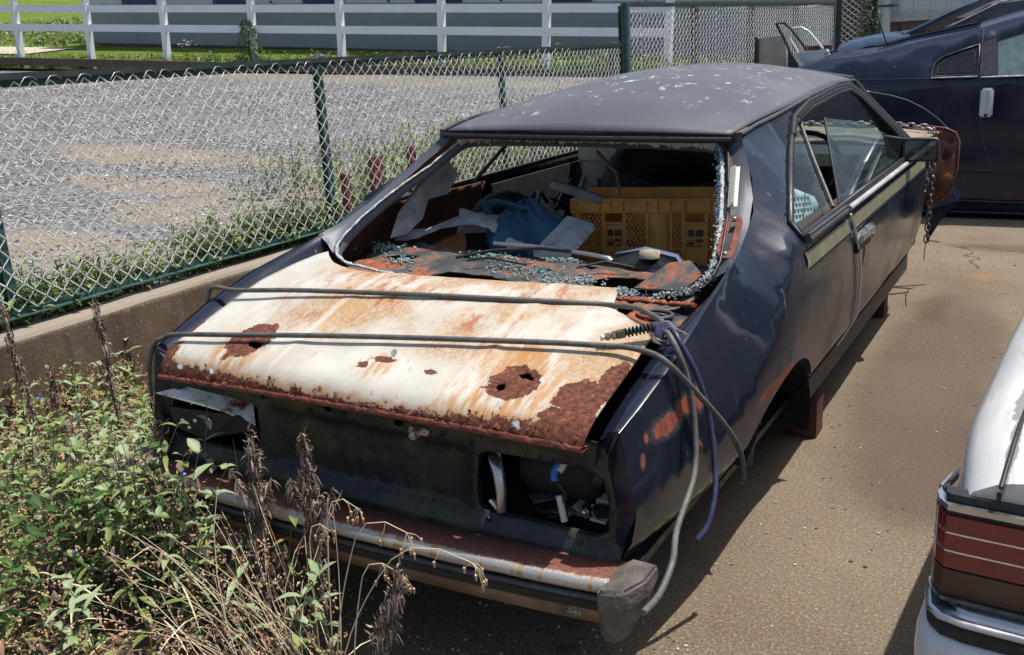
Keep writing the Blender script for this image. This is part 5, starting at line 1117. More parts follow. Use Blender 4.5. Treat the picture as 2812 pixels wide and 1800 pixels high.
mb = MB(); mb.poly([(.02, 8.12, 1.19), (1.6, 8.12, 1.22), (1.6, 8.14, 1.30), (.16, 8.14, 1.30), (-.02, 8.14, 1.33)], th=(0, .02, 0)); mb.build('wing_top', pd3, TC)
mb = MB(); mb.box((-.155, 8.40, 1.375), (-.115, 8.43, 1.43)); mb.build('washer_jet', M['black'], TC)
for x in (-.15, 2.6): mb = MB(); mb.lathe([(0, 0), (.3, 0), (.31, .1), (.31, .2)], axis='y', n=20, c=(x, 8.04, .31)); mb.build('wheel', M['tyre'], TC)
# ---- scrap doors and boards leaning near the tall fence
mb = MB(); mb.box((-1.19, 7.40, .35), (-.88, 7.46, 1.39)); mb.add([Vector(p) for p in ((-1.21, 7.36, .35), (-1.185, 7.385, .35), (-1.185, 7.385, 1.375), (-1.21, 7.36, 1.385))], [(0, 1, 2, 3)])
tag(MB().poly([(-1.175, 7.40, .4), (-.86, 7.44, .4), (-.965, 7.44, 1.40), (-1.19, 7.40, 1.38)], th=(0, .012, 0)).build('leaning_board', M['board']), 'pale flat board standing on edge behind the coupe roof', 'board')
tag(MB().poly([(-1.26, 7.38, .4), (-1.18, 7.37, .4), (-1.185, 7.37, 1.385), (-1.215, 7.38, 1.40)], th=(0, .03, 0)).build('board_slat', M['black']), 'narrow dark slat against the left edge of the pale leaning board', 'board')
BD = root('black_door_frame', (-.8, 7.3, .4), 'black car door with empty window frame standing upright by the pale board', 'car door')
mb = MB(); mb.tube([(-.775, 7.3, 1.10), (-.86, 7.3, 1.22), (-.93, 7.3, 1.37), (-1.005, 7.3, 1.505), (-.93, 7.3, 1.502), (-.875, 7.3, 1.455), (-.80, 7.3, 1.36), (-.725, 7.3, 1.26)], .016, 6, flat=.7); mb.build('window_frame', M['black'], BD)
mb = MB(); mb.poly([(-.895, 7.28, .4), (-.50, 7.28, .4), (-.60, 7.28, 1.08), (-.79, 7.28, 1.12), (-.885, 7.28, 1.25)], th=(0, .05, 0)); mb.build('door_skin', M['black'], BD)
SD = root('silver_door', (-.7, 7.5, .4), 'pale silver blue car door with empty window frame lying against the dark cars', 'car door')
mb = MB(); mb.tube([(-.85, 7.5, 1.235), (-.915, 7.5, 1.34), (-.968, 7.5, 1.42), (-.91, 7.5, 1.455), (-.83, 7.5, 1.458), (-.765, 7.5, 1.42), (-.70, 7.5, 1.345), (-.635, 7.5, 1.265)], .013, 8, flat=.8); mb.build('window_frame', M['silver'], SD)
mb = MB(); mb.poly([(-.865, 7.48, 1.24), (-.60, 7.48, 1.262), (-.56, 7.48, 1.18), (-.60, 7.48, .9), (-.72, 7.48, 1.0), (-.80, 7.48, 1.13)], th=(0, .06, 0)); mb.build('door_skin', M['silver'], SD)
tag(MB().box((-1.05, 8.5, 1.24), (-.78, 8.56, 1.285), bev=.01).build('red_beam', M['redrust']), 'rusty red beam end behind the silver door', 'beam')
# ================================================================ THINGS INSIDE THE WRECK
# crate
CT = root('bread_crate', (.2, 1.7, .56), 'orange plastic lattice crate with black printed characters behind the rear glass opening', 'crate')
A = Vector((-.155, 1.505, 0)); e = Vector((.33, 1.60, 0))-A; e.normalize(); nq = Vector((e.y, -e.x, 0))   # nq points to the viewer
def cb(mb, s0, s1, z0, z1, d0, d1, mi=0):
    vs = []
    for z in (z0, z1):
        for s, d in ((s0, d0), (s1, d0), (s1, d1), (s0, d1)): vs.append(A+e*s+nq*d+Vector((0, 0, z)))
    mb.add(vs, [(0, 3, 2, 1), (4, 5, 6, 7), (0, 1, 5, 4), (1, 2, 6, 5), (2, 3, 7, 6), (3, 0, 4, 7)], mi)
mb = MB(); cb(mb, 0, .66, .851, .857, -.02, .012); cb(mb, 0, .66, .807, .812, -.005, .012); cb(mb, 0, .66, .812, .851, -.006, -.002)
for s in (.0, .02, .105, .145, .19, .275, .315, .36, .41, .50, .56, .655): cb(mb, s, s+.004, .812, .851, -.002, .011)
mb.build('rim', M['crate'], CT)
mb = MB()
for s in (.02, .115, .193, .275, .36, .405, .485, .57): cb(mb, s, s+.010, .55, .807, -.006, .006)
for z in (.675, .56): cb(mb, .03, .115, z, z+.006, -.006, .006); cb(mb, .203, .275, z, z+.006, -.006, .006); cb(mb, .37, .405, z, z+.006, -.006, .006); cb(mb, .495, .57, z, z+.006, -.006, .006)
mb.build('frame_ribs', M['crate'], CT)
def lattice(mb, s0, s1, z0, z1, p=.0155, t=.0021):
    def seg(a, b):
        pa = A+e*a[0]+Vector((0, 0, a[1])); pb = A+e*b[0]+Vector((0, 0, b[1])); mb.tube([pa, pb], t, 4, cap=False)
    H = z1-z0; Wd = s1-s0; sl = 1.6
    k = -int(H/sl/p)-1
    while k*p < Wd:
        for sg in (1, -1):
            # line s = k*p + (z)/sl (sg 1) or mirrored
            pts = []
            for zz in (0, H):
                pts.append((k*p+zz/sl, zz))
            (sa, za), (sb, zb) = pts
            if sb <= 0 or sa >= Wd: continue
            if sa < 0: za = -sa*sl; sa = 0
            if sb > Wd: zb = H-(sb-Wd)*sl; sb = Wd
            if sg < 0: sa, sb = Wd-sa, Wd-sb
            seg((s0+sa, z0+za), (s0+sb, z0+zb))
        k += 1
for s0, s1 in ((.03, .115), (.203, .275), (.37, .405), (.495, .57)): mb = MB(); lattice(mb, s0, s1, .681, .807); lattice(mb, s0, s1, .566, .675); mb.build('lattice', M['crate'], CT)
for s0, s1 in ((.125, .193), (.415, .485)): mb = MB(); cb(mb, s0, s1, .55, .768, -.004, .0); cb(mb, s0, s1, .768, .773, -.006, .012); mb.build('print_panel', M['crate'], CT)
mb = MB(); c0 = A+e*.322
mb.loft([[c0+e*(.038*cos(a)*k)+nq*(.030*sin(a)*k)+Vector((0, 0, z)) for a in [pi*i/12 for i in range(13)]] for z, k in ((.55, .9), (.807, 1.0))], close=False); mb.build('corner_column', M['crate'], CT)
mb = MB(); 
for d in (-.30,): cb(mb, 0, .66, .55, .855, d, d+.006)
cb(mb, 0, .006, .55, .855, -.30, -.01); cb(mb, .654, .66, .55, .855, -.30, -.01); cb(mb, 0, .66, .55, .556, -.30, 0); mb.build('back_walls', M['crate'], CT)
def text(name, s, size, mat, origin, ex, ez, par=None, ext=.0006):
    cu = bpy.data.curves.new(name, 'FONT'); cu.body = s; cu.size = size; cu.extrude = ext; cu.offset = size*.012; cu.align_x = 'CENTER'
    o = bpy.data.objects.new(name, cu); S.collection.objects.link(o)
    dg = bpy.context.evaluated_depsgraph_get(); me = bpy.data.meshes.new_from_object(o.evaluated_get(dg)); bpy.data.objects.remove(o)
    me.materials.clear(); me.materials.append(mat); o = bpy.data.objects.new(name, me); S.collection.objects.link(o)
    ex = Vector(ex).normalized(); ez = Vector(ez).normalized(); en = ex.cross(ez)
    o.matrix_world = Matrix(((ex.x, ez.x, en.x, origin[0]), (ex.y, ez.y, en.y, origin[1]), (ex.z, ez.z, en.z, origin[2]), (0, 0, 0, 1)))
    if par: o.parent = par; o.matrix_parent_inverse = wm(par).inverted()
    return o
for s in (.159, .450):
    for k, line in enumerate(('\u9752\u67f3', '\u7523\u696d')): 
        p = A+e*s+nq*.002+Vector((0, 0, .722-.034*k)); text('printed_characters', line, .030, M['ink'], p, e, (0, 0, 1), CT)
def torus(mb, R, r, mat, n=48, m=12, sq=.8, mi=0, tread=True):
    rings = []
    for i in range(n*2 if tread else n):
        N = n*2 if tread else n; a = 2*pi*i/N; rg = []
        for k in range(m):
            b = 2*pi*k/m; cx = cos(b); sx = sin(b); cx = math.copysign(abs(cx)**sq, cx); sx = math.copysign(abs(sx)**sq, sx)
            rr = R+r*.75*cx; 
            if tread and cos(b) > .5 and i % 4 == (0 if sx > 0 else 2): rr -= .007
            rg.append(mat @ Vector((rr*cos(a), rr*sin(a), r*sx)))
        rings.append(rg)
    rings.append(rings[0]); mb.loft(rings, mi=mi)
mb = MB(); torus(mb, .25, .10, Matrix.Translation((.02, 2.16, .83)) @ Matrix.Rotation(.32, 4, 'X') @ Matrix.Rotation(.12, 4, 'Y')); tag(mb.build('spare_tyre', M['tyre']), 'big worn black tyre lying tilted above the orange crate inside the coupe', 'tyre')
mb = MB(); torus(mb, .14, .06, Matrix.Translation((-.42, 1.50, .70)) @ Matrix.Rotation(1.2, 4, 'Z') @ Matrix.Rotation(1.25, 4, 'X')); tag(mb.build('small_tyre', M['tyre']), 'small ribbed black tyre partly under the blue denim in the coupe', 'tyre')
# denim heap
mb = MB(); n = 44
rings = []
for i in range(n):
    v_ = i/(n-1); rg = []
    for k in range(56):
        a = 2*pi*k/56; ru = math.sin(min(1, v_*1.02)*pi*.62)
        fold = .10*sin(a*5+v_*6)+.07*sin(a*9-v_*8)+.09*mnoise.noise(Vector((cos(a)*1.5, sin(a)*1.5, v_*3)))
        r = ru*(1+fold*(.3+v_)); z = .885-.175*v_**1.25+.022*sin(a*3+1)*v_+.018*mnoise.noise(Vector((cos(a)*2.2, sin(a)*2.2, v_*5)))
        rg.append(Vector((-.225+.155*r*cos(a)+.05*v_, 1.29+.12*r*sin(a)-.05*v_, z)))
    rings.append(rg)
mb.loft(rings, close=True); JN = root('denim_heap', (-.2, 1.28, .70), 'crumpled faded blue jeans draped over junk on the back seat', 'jeans'); mb.build('denim_cloth', M['denim'], JN)
mb = MB()
mb.tube([(-.350, 1.25, .84), (-.340, 1.22, .875), (-.30, 1.22, .888), (-.25, 1.22, .88), (-.20, 1.22, .865), (-.17, 1.21, .87)], [.016, .020, .020, .020, .018, .010], 8, flat=.4); mb.build('waistband_fold', M['denim'], JN)
# grey slabs
mb = MB(); P0 = [Vector(p) for p in ((-.035, 1.24, .845), (.065, 1.235, .822), (.02, 1.10, .735), (-.105, 1.12, .745))]; mb.poly(P0, th=(.012, -.02, -.014))
for k in range(5): q = P0[1]+(P0[2]-P0[1])*(.1+.17*k); mb.box((q.x-.006, q.y-.012, q.z-.008), (q.x+.012, q.y+.002, q.z+.004), bev=.001)
tag(mb.build('grey_plastic_case', M['grey']), 'dusty grey plastic case lid propped between the jeans and the orange crate', 'case')
mb = MB(); mb.box((-.10, -.02, -.014), (.10, .02, .014), bev=.006, mat=Matrix.Translation((-.13, 1.50, .885)) @ Matrix.Rotation(.35, 4, 'Y') @ Matrix.Rotation(.3, 4, 'Z')); tag(mb.build('grey_bar', M['grey']), 'short grey bar lying behind the blue jeans', 'bar')
mb = MB(); mb.tube([B(-.25, 1.085, .765), B(-.1, 1.075, .768), B(.10, 1.062, .762), B(.185, 1.05, .757)], .0075, 8); mb.tube([B(.185, 1.05, .757), B(.20, 1.045, .748)], .009, 8); tag(mb.build('metal_rod', M['pale']), 'thin pale metal rod lying across the torn rear shelf', 'rod')
mb = MB(); mb.tube([(-.16, 1.75, 1.0), (-.05, 1.68, .93), (.0, 1.60, .865)], .007, 6); tag(mb.build('wooden_stick', simple('yellowed_stick', (.22, .19, .11), .7)), 'thin yellowish stick leaning behind the crate', 'stick')
mb = MB(); mb.poly([(-.52, 1.32, .84), (-.40, 1.30, .815), (-.38, 1.28, .765), (-.50, 1.26, .76)], th=(.01, .01, 0)); tag(mb.build('torn_sheet', M['paper']), 'torn grey sheet beside the small tyre', 'sheet')
mb = MB(); mb.box((-.13, -.10, 0), (.13, .1, .12), bev=.01, mat=Matrix.Translation((-.50, 2.62, .86)) @ Matrix.Rotation(-.3, 4, 'Z')); mb.box((-.14, -.11, .115), (.14, .11, .135), bev=.005, mat=Matrix.Translation((-.50, 2.62, .84)) @ Matrix.Rotation(-.3, 4, 'Z')); mb.box((-.11, -.09, -.3), (.11, .09, 0), mat=Matrix.Translation((-.48, 2.6, .86)) @ Matrix.Rotation(-.3, 4, 'Z')); tag(mb.build('storage_box', M['card']), 'beige lidded box seen deep inside beyond the big tyre', 'box')
mb = MB(); mb.poly([(-.20, 2.58, .935), (-.02, 2.6, .93), (-.01, 2.6, .80), (-.30, 2.58, .78)], th=(0, .03, 0)); tag(mb.build('pale_card', M['card']), 'pale sheet standing right of the beige box inside the coupe', 'card')
mb = MB()
for i in range(34):
    x = random.uniform(-.58, .0) if i < 22 else random.uniform(.1, .5); y = random.uniform(1.35, 2.2); s = random.uniform(.03, .09)
    mb.box((-s, -s*.5, -.015), (s, s*.5, .02), mat=Matrix.Translation((x, y, .50+random.random()*.28*(1 if x < 0 else .5))) @ Matrix.Rotation(random.uniform(-1, 1), 4, 'X') @ Matrix.Rotation(random.uniform(0, 3), 4, 'Z'), mi=random.choice((0, 0, 1, 2)), bev=.004)
for i in range(10):
    p = Vector((random.uniform(-.55, -.1), random.uniform(1.5, 2.2), .75)); mb.tube([p, p+Vector((random.uniform(-.1, .1), .1, .08)), p+Vector((random.uniform(-.15, .15), .2, .02))], random.uniform(.005, .016), 7, mi=0)
tag(mb.build('scrap_parts', [M['black'], M['trim'], M['seat']]), 'dark jumble of discarded parts filling the back seat', 'scrap', kind='stuff')
# pale blue basket behind the quarter glass
mb = MB(); bo = [(1.44, .745), (1.44, .90), (1.47, .925), (1.53, .935), (1.60, .925), (2.06, .80), (2.09, .765), (2.04, .74)]
def bfn(y, z): return Vector((.60-.25*(z-.75), y, z))
hs = []
for r in range(7):
    for c in range(11):
        y = 1.52+.042*c+.006*r; z = .905-.021*r-.0055*c*1.0
        if inpoly(y+.03, z+.012, bo) and inpoly(y-.01, z-.012, bo) and z > .758: hs.append([(y, z-.007), (y+.024, z-.010), (y+.024, z+.003), (y, z+.006)])
bk = panel('plastic_basket', bo, bfn, M['basket'], None, holes=hs, step=.05, th=.003); tag(bk, 'pale blue slotted plastic basket behind the quarter glass', 'basket')
# ================================================================ HOSES AND CHAIN
def smooth(P, k=6):
    P = [Vector(p) for p in P]; o = []
    for i in range(len(P)-1):
        a = P[max(0, i-1)]; b = P[i]; c = P[i+1]; d = P[min(len(P)-1, i+2)]
        for j in range(k):
            t = j/k; o.append(.5*((2*b)+(c-a)*t+(2*a-5*b+4*c-d)*t*t+(3*b-a-3*c+d)*t**3))
    return o+[P[-1]]
def lz(x, y): p = lidfn(x, s_at(y)); return p.z
hr = .0068
h1 = [(-.74, .24, .60), (-.715, .26, .72), (-.70, .275, .775)]+[(x, .27+.075*(x+.6)/.6+(.045*(x/.5)**2 if x > 0 else 0), lz(x, .30+.07*max(0, x+.6))+hr+.004) for x in (-.60, -.4, -.2, 0, .2, .35, .48)]+[(.57, .405, .790), (.625, .37, .785), (.655, .34, .785), (.672, .315, .77)]
HG = root('grey_hose', (.68, .3, .76), 'long grey rubber hose strapped twice across the white boot lid and hanging at the corner', 'hose')
mb = MB(); mb.tube(smooth(h1), hr, 9); mb.build('upper_run', M['hoseg'], HG)
h2 = [(-.735, .04, .52), (-.72, .04, .62), (-.695, .05, .676), (-.66, .052, .690)]+[(x, .055+.20*((x+.614)/1.21)**1.3, lz(x, .06+.2*(x+.614)/1.21)+hr+.003) for x in (-.614, -.4, -.2, 0, .226, .45, .56)]+[(.61, .250, .744), (.662, .240, .742), (.708, .215, .738), (.738, .250, .69), (.785, .375, .55), (.80, .46, .45), (.80, .50, .37), (.79, .505, .34)]
mb = MB(); mb.tube(smooth(h2), hr, 9); mb.build('lower_run', M['hoseg'], HG)
mb = MB(); mb.tube(smooth([(.672, .318, .765), (.69, .295, .77), (.722, .272, .735), (.745, .274, .665), (.765, .255, .57), (.782, .20, .49), (.80, .05, .44), (.825, -.04, .42), (.83, -.12, .395), (.83, -.20, .40)]), hr, 9); mb.build('hanging_end', M['hoseg'], HG)
mb = MB(); mb.tube(smooth([(.665, .33, .77), (.69, .32, .772), (.715, .30, .75), (.745, .317, .68), (.768, .33, .59), (.788, .315, .49), (.802, .28, .42), (.80, .24, .36), (.785, .215, .33)]), .0066, 9)
tag(mb.build('blue_hose', M['hoseb']), 'blue black hose hanging beside the grey one down the rear corner', 'hose')
mb = MB(); c = Vector((.672, .318, .768))
for k in range(3): mb.tube([c+Vector((.006*k, -.002*k, -.004*k))+Vector((.016*cos(a), .010*sin(a)+.006*cos(a), .017*sin(a))) for a in [i*pi/8 for i in range(16)]], .0062, 7, closed=True)
mb.build('hose_knot', M['hoseb'], HG)
mb = MB(); mb.tube([c+Vector((.022*cos(a)+.004, -.008+.014*sin(a), -.006+.010*sin(a))) for a in [i*pi/8 for i in range(16)]], .0018, 5, closed=True); mb.tube([c+Vector((.02, 0, .01)), c+Vector((.045, .004, .0)), c+Vector((.05, .004, -.004))], .0016, 5); mb.build('tie_string', simple('tan_string', (.4, .28, .13), .8), HG)
d0 = Vector((.540, .262, .754)); d1 = Vector((.652, .325, .776)); dd = (d1-d0); dl = dd.length; dd.normalize()
FM = Matrix.Translation(d0) @ dd.to_track_quat('Z', 'Y').to_matrix().to_4x4()
mb = MB(); mb.lathe([(0, 0), (.0055, 0), (.006, .002), (.0055, .014), (.004, .014)], n=12, mat=FM, mi=0); mb.lathe([(.004, .012), (.0085, .013), (.0085, .022), (.006, .022), (.006, .026), (.010, .027), (.010, .036), (.007, .036)], n=6, mat=FM, mi=1, sm=False); mb.lathe([(.007, .036), (.011, .038), (.011, .056), (.008, .058)], n=8, mat=FM, mi=2, sm=False); mb.build('hose_coupling', [M['bright'], M['brass'], simple('olive_nut', (.10, .09, .06), .4, .6)], HG)
mb = MB(); hx = []
for i in range(100): t = i/99; a = t*2*pi*7.5; p = FM @ Vector((.0098*cos(a), .0098*sin(a), .058+(dl-.066)*t)); hx.append(p)
mb.tube(hx, .0022, 5); mb.tube([FM @ Vector((0, 0, .056)), FM @ Vector((0, 0, dl))], .0062, 8); mb.lathe([(.007, dl-.016), (.011, dl-.014), (.011, dl+.004), (.006, dl+.006)], n=10, mat=FM); mb.build('spring_guard', M['rubber'], HG)
def chain_links(mb, path, L=.042, w=.0125, r=.0042):
    P = smooth(path, 24); s = 0; acc = [0]
    for a, b in zip(P, P[1:]): acc.append(acc[-1]+(b-a).length)
    def at(s):
        for i in range(len(acc)-1):
            if s <= acc[i+1]: return P[i]+(P[i+1]-P[i])*((s-acc[i])/max(1e-6, acc[i+1]-acc[i]))
        return P[-1]
    k = 0; s = 0
    while s+L*.8 < acc[-1]:
        a = at(s); b = at(min(acc[-1], s+L)); d = (b-a).normalized(); m = (a+b)/2
        x = d.orthogonal().normalized(); x = Matrix.Rotation(pi/4+(pi/2 if k % 2 else 0)+.3*sin(k), 3, d) @ x
        h = L*.5; pts = []
        for i in range(14):
            t = 2*pi*i/14; cx = cos(t); pts.append(m+d*(math.copysign(h-w, cx)*(1 if abs(cx) > .2 else abs(cx)/.2)+w*cx)*1.0+x*(w*sin(t)))
        mb.tube(pts, r, 6, closed=True); s += L*.76; k += 1
CHN = root('steel_chain', (.74, 4.0, .3), 'galvanised chain laid over the bonnet and hanging down past the mirror', 'chain')
mb = MB(); chain_links(mb, [(-.05, 3.75, .93), (.25, 3.85, .915), (.50, 3.92, .905), (.70, 3.93, .888), (.757, 3.94, .872), (.765, 3.94, .80), (.765, 3.94, .60), (.762, 3.93, .42), (.758, 3.93, .25)]); mb.build('long_strand', M['chain'], CHN)
mb = MB(); chain_links(mb, [(.745, 3.92, .875), (.752, 3.91, .80), (.748, 3.88, .66), (.742, 3.86, .55)]); mb.build('short_strand', M['chain'], CHN)
mb = MB(); mb.tube(smooth([(.79, 3.62, .24), (.77, 3.8, .275), (.755, 4.0, .265), (.80, 4.15, .23)]), .003, 5); mb.build('cable_tie', M['black'], CHN)
# ================================================================ VEGETATION
def leaf(mb, p, d, L, w, droop=.4, mi=0, fold=.25):
    d = Vector(d).normalized(); sd = d.cross(Vector((0, 0, 1)))
    if sd.length < .05: sd = Vector((1, 0, 0))
    sd.normalize(); up = sd.cross(d); vs = []; 
    prof = ((0, .12), (.22, .75), (.5, 1.0), (.78, .6), (1, .03))
    for t, k in prof:
        c = p+d*(L*t)+Vector((0, 0, -droop*L*t*t)); hw = w*.5*k
        vs += [c-sd*hw+up*hw*fold*2, c, c+sd*hw+up*hw*fold*2]
    fs = []
    for i in range(4): a = i*3; fs += [(a, a+1, a+4, a+3), (a+1, a+2, a+5, a+4)]
    mb.add(vs, fs, mi, True)
def herb(h=.3, nodes=6, L=.06, w=.016, lean=(0, 0), tops=True, mi=0, seed=0, flower=False, pairs=2, r=.0022):
    rn = random.Random(seed); mb = MB(); pts = []
    for i in range(nodes+1):
        t = i/nodes; pts.append(Vector((lean[0]*t*t*h+rn.uniform(-.006, .006), lean[1]*t*t*h+rn.uniform(-.006, .006), h*t)))
    mb.tube(pts, [r*(1.3-.8*i/nodes) for i in range(nodes+1)], 5, mi=1)
    for i in range(1, nodes+1):
        a0 = rn.uniform(0, 6.28) if i == 1 else a0+pi/2+rn.uniform(-.4, .4)
        for k in range(pairs):
            a = a0+2*pi*k/pairs+rn.uniform(-.3, .3); e = rn.uniform(.1, .8)+(.5 if i == nodes else 0); ll = L*rn.uniform(.6, 1.1)*(.65 if i == nodes else 1)
            leaf(mb, pts[i], (cos(a), sin(a), e), ll, w*rn.uniform(.7, 1.2), rn.uniform(.1, .7), mi)
    if flower:
        c = pts[-1]+Vector((0, 0, .01))
        for a in (.3, 2.2): leaf(mb, c, (cos(a), sin(a), .6), .013, .012, .0, 2)
    return mb
LM = [M['leaf'], M['stem'], M['blue'], M['leaf2'], M['leafp'], M['dry'], M['straw'], M['seed'], M['strawr']]
# ---- foreground thicket
def in_patch(x, y):
    P = [(-2.0, .95), (-1.35, .55), (-1.0, .25), (-.82, .06), (-.70, -.10), (-.30, -.13), (-.02, -.15), (.16, -.22), (.20, -.38), (.05, -.50), (-.15, -.6), (-.6, -.95), (-2.2, -.9)]
    return inpoly(x, y, P)
def hh(x, y):   # plant height over the patch
    return interp(x, [(-2, .27), (-1.3, .29), (-1.0, .33), (-.7, .38), (-.4, .39), (-.15, .33), (.05, .25), (.2, .15)])
def rp(rn):
    while True:
        x = rn.uniform(-2.1, .2); y = rn.uniform(-.9, .95)
        if in_patch(x, y): return x, y
rn = random.Random(3)
# mound of litter
v = []; f = []; n = 60
for j in range(n+1):
    for i in range(n+1):
        x = -2.3+2.8*i/n; y = -1.1+2.1*j/n; dd = 0
        z = -.02+.10*interp(x, [(-2, 1), (-.9, .9), (-.4, .6), (0, .25), (.25, -.1), (.5, -.5)])*interp(y-(-.35-.5*(x+.2)), [(-.5, 1), (.1, .8), (.35, .1), (.5, -.4)])+.012*fbm(x, y, 9)
        v.append((x, y, z))
f = [(j*(n+1)+i, j*(n+1)+i+1, (j+1)*(n+1)+i+1, (j+1)*(n+1)+i) for j in range(n) for i in range(n)]
tag(link('plant_litter', v, f, M['soil'], smooth=True), 'reddish brown dead leaf litter under the weeds in the near corner', 'litter', kind='stuff')
mb = MB()
for i in range(9000):
    x, y = rp(rn); H = hh(x, y); z = rn.random()**1.1*H*.8; a = rn.uniform(0, 6.28); L = rn.uniform(.008, .030)
    leaf(mb, Vector((x, y, z+.02)), (cos(a), sin(a), rn.uniform(-.6, .8)), L, L*rn.uniform(.15, .4), rn.uniform(-.3, 1), rn.choice((0, 0, 1)), rn.uniform(-.6, .8))
for i in range(3600):
    x, y = rp(rn); z = rn.random()**.6*hh(x, y)*.95+.02; r = rn.uniform(.0026, .0044); c = Vector((x, y, z))
    for k in range(rn.choice((1, 2, 3))):
        q = c+Vector((rn.uniform(-.008, .008), rn.uniform(-.008, .008), rn.uniform(-.006, .006)))
        mb.add([q+Vector((r, 0, 0)), q+Vector((-r, 0, 0)), q+Vector((0, r, 0)), q+Vector((0, -r, 0)), q+Vector((0, 0, r)), q+Vector((0, 0, -r))], [(0, 2, 4), (2, 1, 4), (1, 3, 4), (3, 0, 4), (2, 0, 5), (1, 2, 5), (3, 1, 5), (0, 3, 5)], 2, True)
tag(mb.build('dead_undergrowth', [M['dry'], simple('brown_dead_leaf', (.26, .155, .09), .85, var=.4), M['seed']]), 'tangle of dead brown weed leaves and tan seed heads in the near corner', 'undergrowth', kind='stuff')
mb = MB()
def merge(dst, src, loc, rz):
    R = Matrix.Translation(loc) @ Matrix.Rotation(rz, 4, 'Z'); k = len(dst.v); dst.v += [R @ v for v in src.v]; dst.f += [tuple(i+k for i in f) for f in src.f]; dst.m += src.m; dst.s += src.s
for i in range(400):
    x, y = rp(rn); H = hh(x, y)
    if x > -.45 and rn.random() < .6: continue
    if x > -.75 and rn.random() < .3: continue
    h = H*rn.uniform(.6, 1.12); L = rn.uniform(.045, .085); merge(mb, herb(h, max(3, int(h/.05)), L, L*rn.uniform(.2, .34), (rn.uniform(-.35, .35), rn.uniform(-.35, .35)), mi=rn.choice((0, 0, 3, 4, 4)), seed=i, pairs=rn.choice((2, 2, 3))), (x, y, .02), rn.uniform(0, 6))
for i in range(70):
    x = rn.uniform(-.95, -.32); y = rn.uniform(-.20, .02) if x < -.7 else rn.uniform(-.26, -.13); L = rn.uniform(.045, .085); merge(mb, herb(rn.uniform(.36, .52), 7, L, L*rn.uniform(.2, .34), (rn.uniform(-.25, .25), rn.uniform(-.25, .1)), mi=rn.choice((0, 0, 3, 4, 4, 5)), seed=900+i, pairs=rn.choice((2, 2, 3))), (x, y, 0), rn.uniform(0, 6))
for i in range(2600):
    x = rn.uniform(-1.0, -.05); y = rn.uniform(-.22, -.12); z = rn.random()*(.44 if x < -.3 else .30); a = rn.uniform(0, 6.28); L = rn.uniform(.006, .024); leaf(mb, Vector((x, y, z)), (cos(a), sin(a), rn.uniform(-1, 1)), L, L*rn.uniform(.15, .5), rn.uniform(-.5, 1.5), rn.choice((5, 5, 5, 7)), rn.uniform(-.8, .8))
tag(mb.build('green_undergrowth', LM), 'dense low green weeds filling the near left corner', 'undergrowth', kind='stuff')
mb = MB()
for i in range(900):                                   # arching dry grass stems, from lower right fanning up-left
    if i < 60: bx, by = rn.gauss(.08, .08), rn.gauss(-.32, .05); a = rn.gauss(3.1, .5); L = rn.uniform(.3, .75); el = rn.uniform(.7, 2.4)
    else:
        bx, by = rp(rn); a = rn.uniform(0, 6.28); L = rn.uniform(.12, .4); el = rn.uniform(.2, 1.5)
    d = Vector((cos(a), sin(a)*.6, el)).normalized(); p = Vector((bx, by, .01)); pts = []; kx, ky = rn.gauss(0, .10), rn.gauss(0, .10)
    for k in range(6): t = k/5; pts.append(p+d*L*t+Vector((kx*t*t*L*2, ky*t*t*L*2, 0))+Vector((0, 0, -(.2 if i < 60 else .45)*L*t*t)))
    mb.tube(pts, [.0015*(1.1-.7*k/5) for k in range(6)], 4, mi=0 if rn.random() < (.8 if i < 60 else .4) else 1, cap=False)
for i in range(260):
    x, y = rp(rn); a = rn.uniform(0, 6.28); L = rn.uniform(.08, .28); leaf(mb, Vector((x, y, rn.random()*hh(x, y)*.7)), (cos(a), sin(a), rn.uniform(.1, .8)), L, .004, .5, 0)
tag(mb.build('dry_grass', [M['straw'], M['strawr']]), 'pale dry grass stems fanning through the foreground weeds', 'grass', kind='stuff')
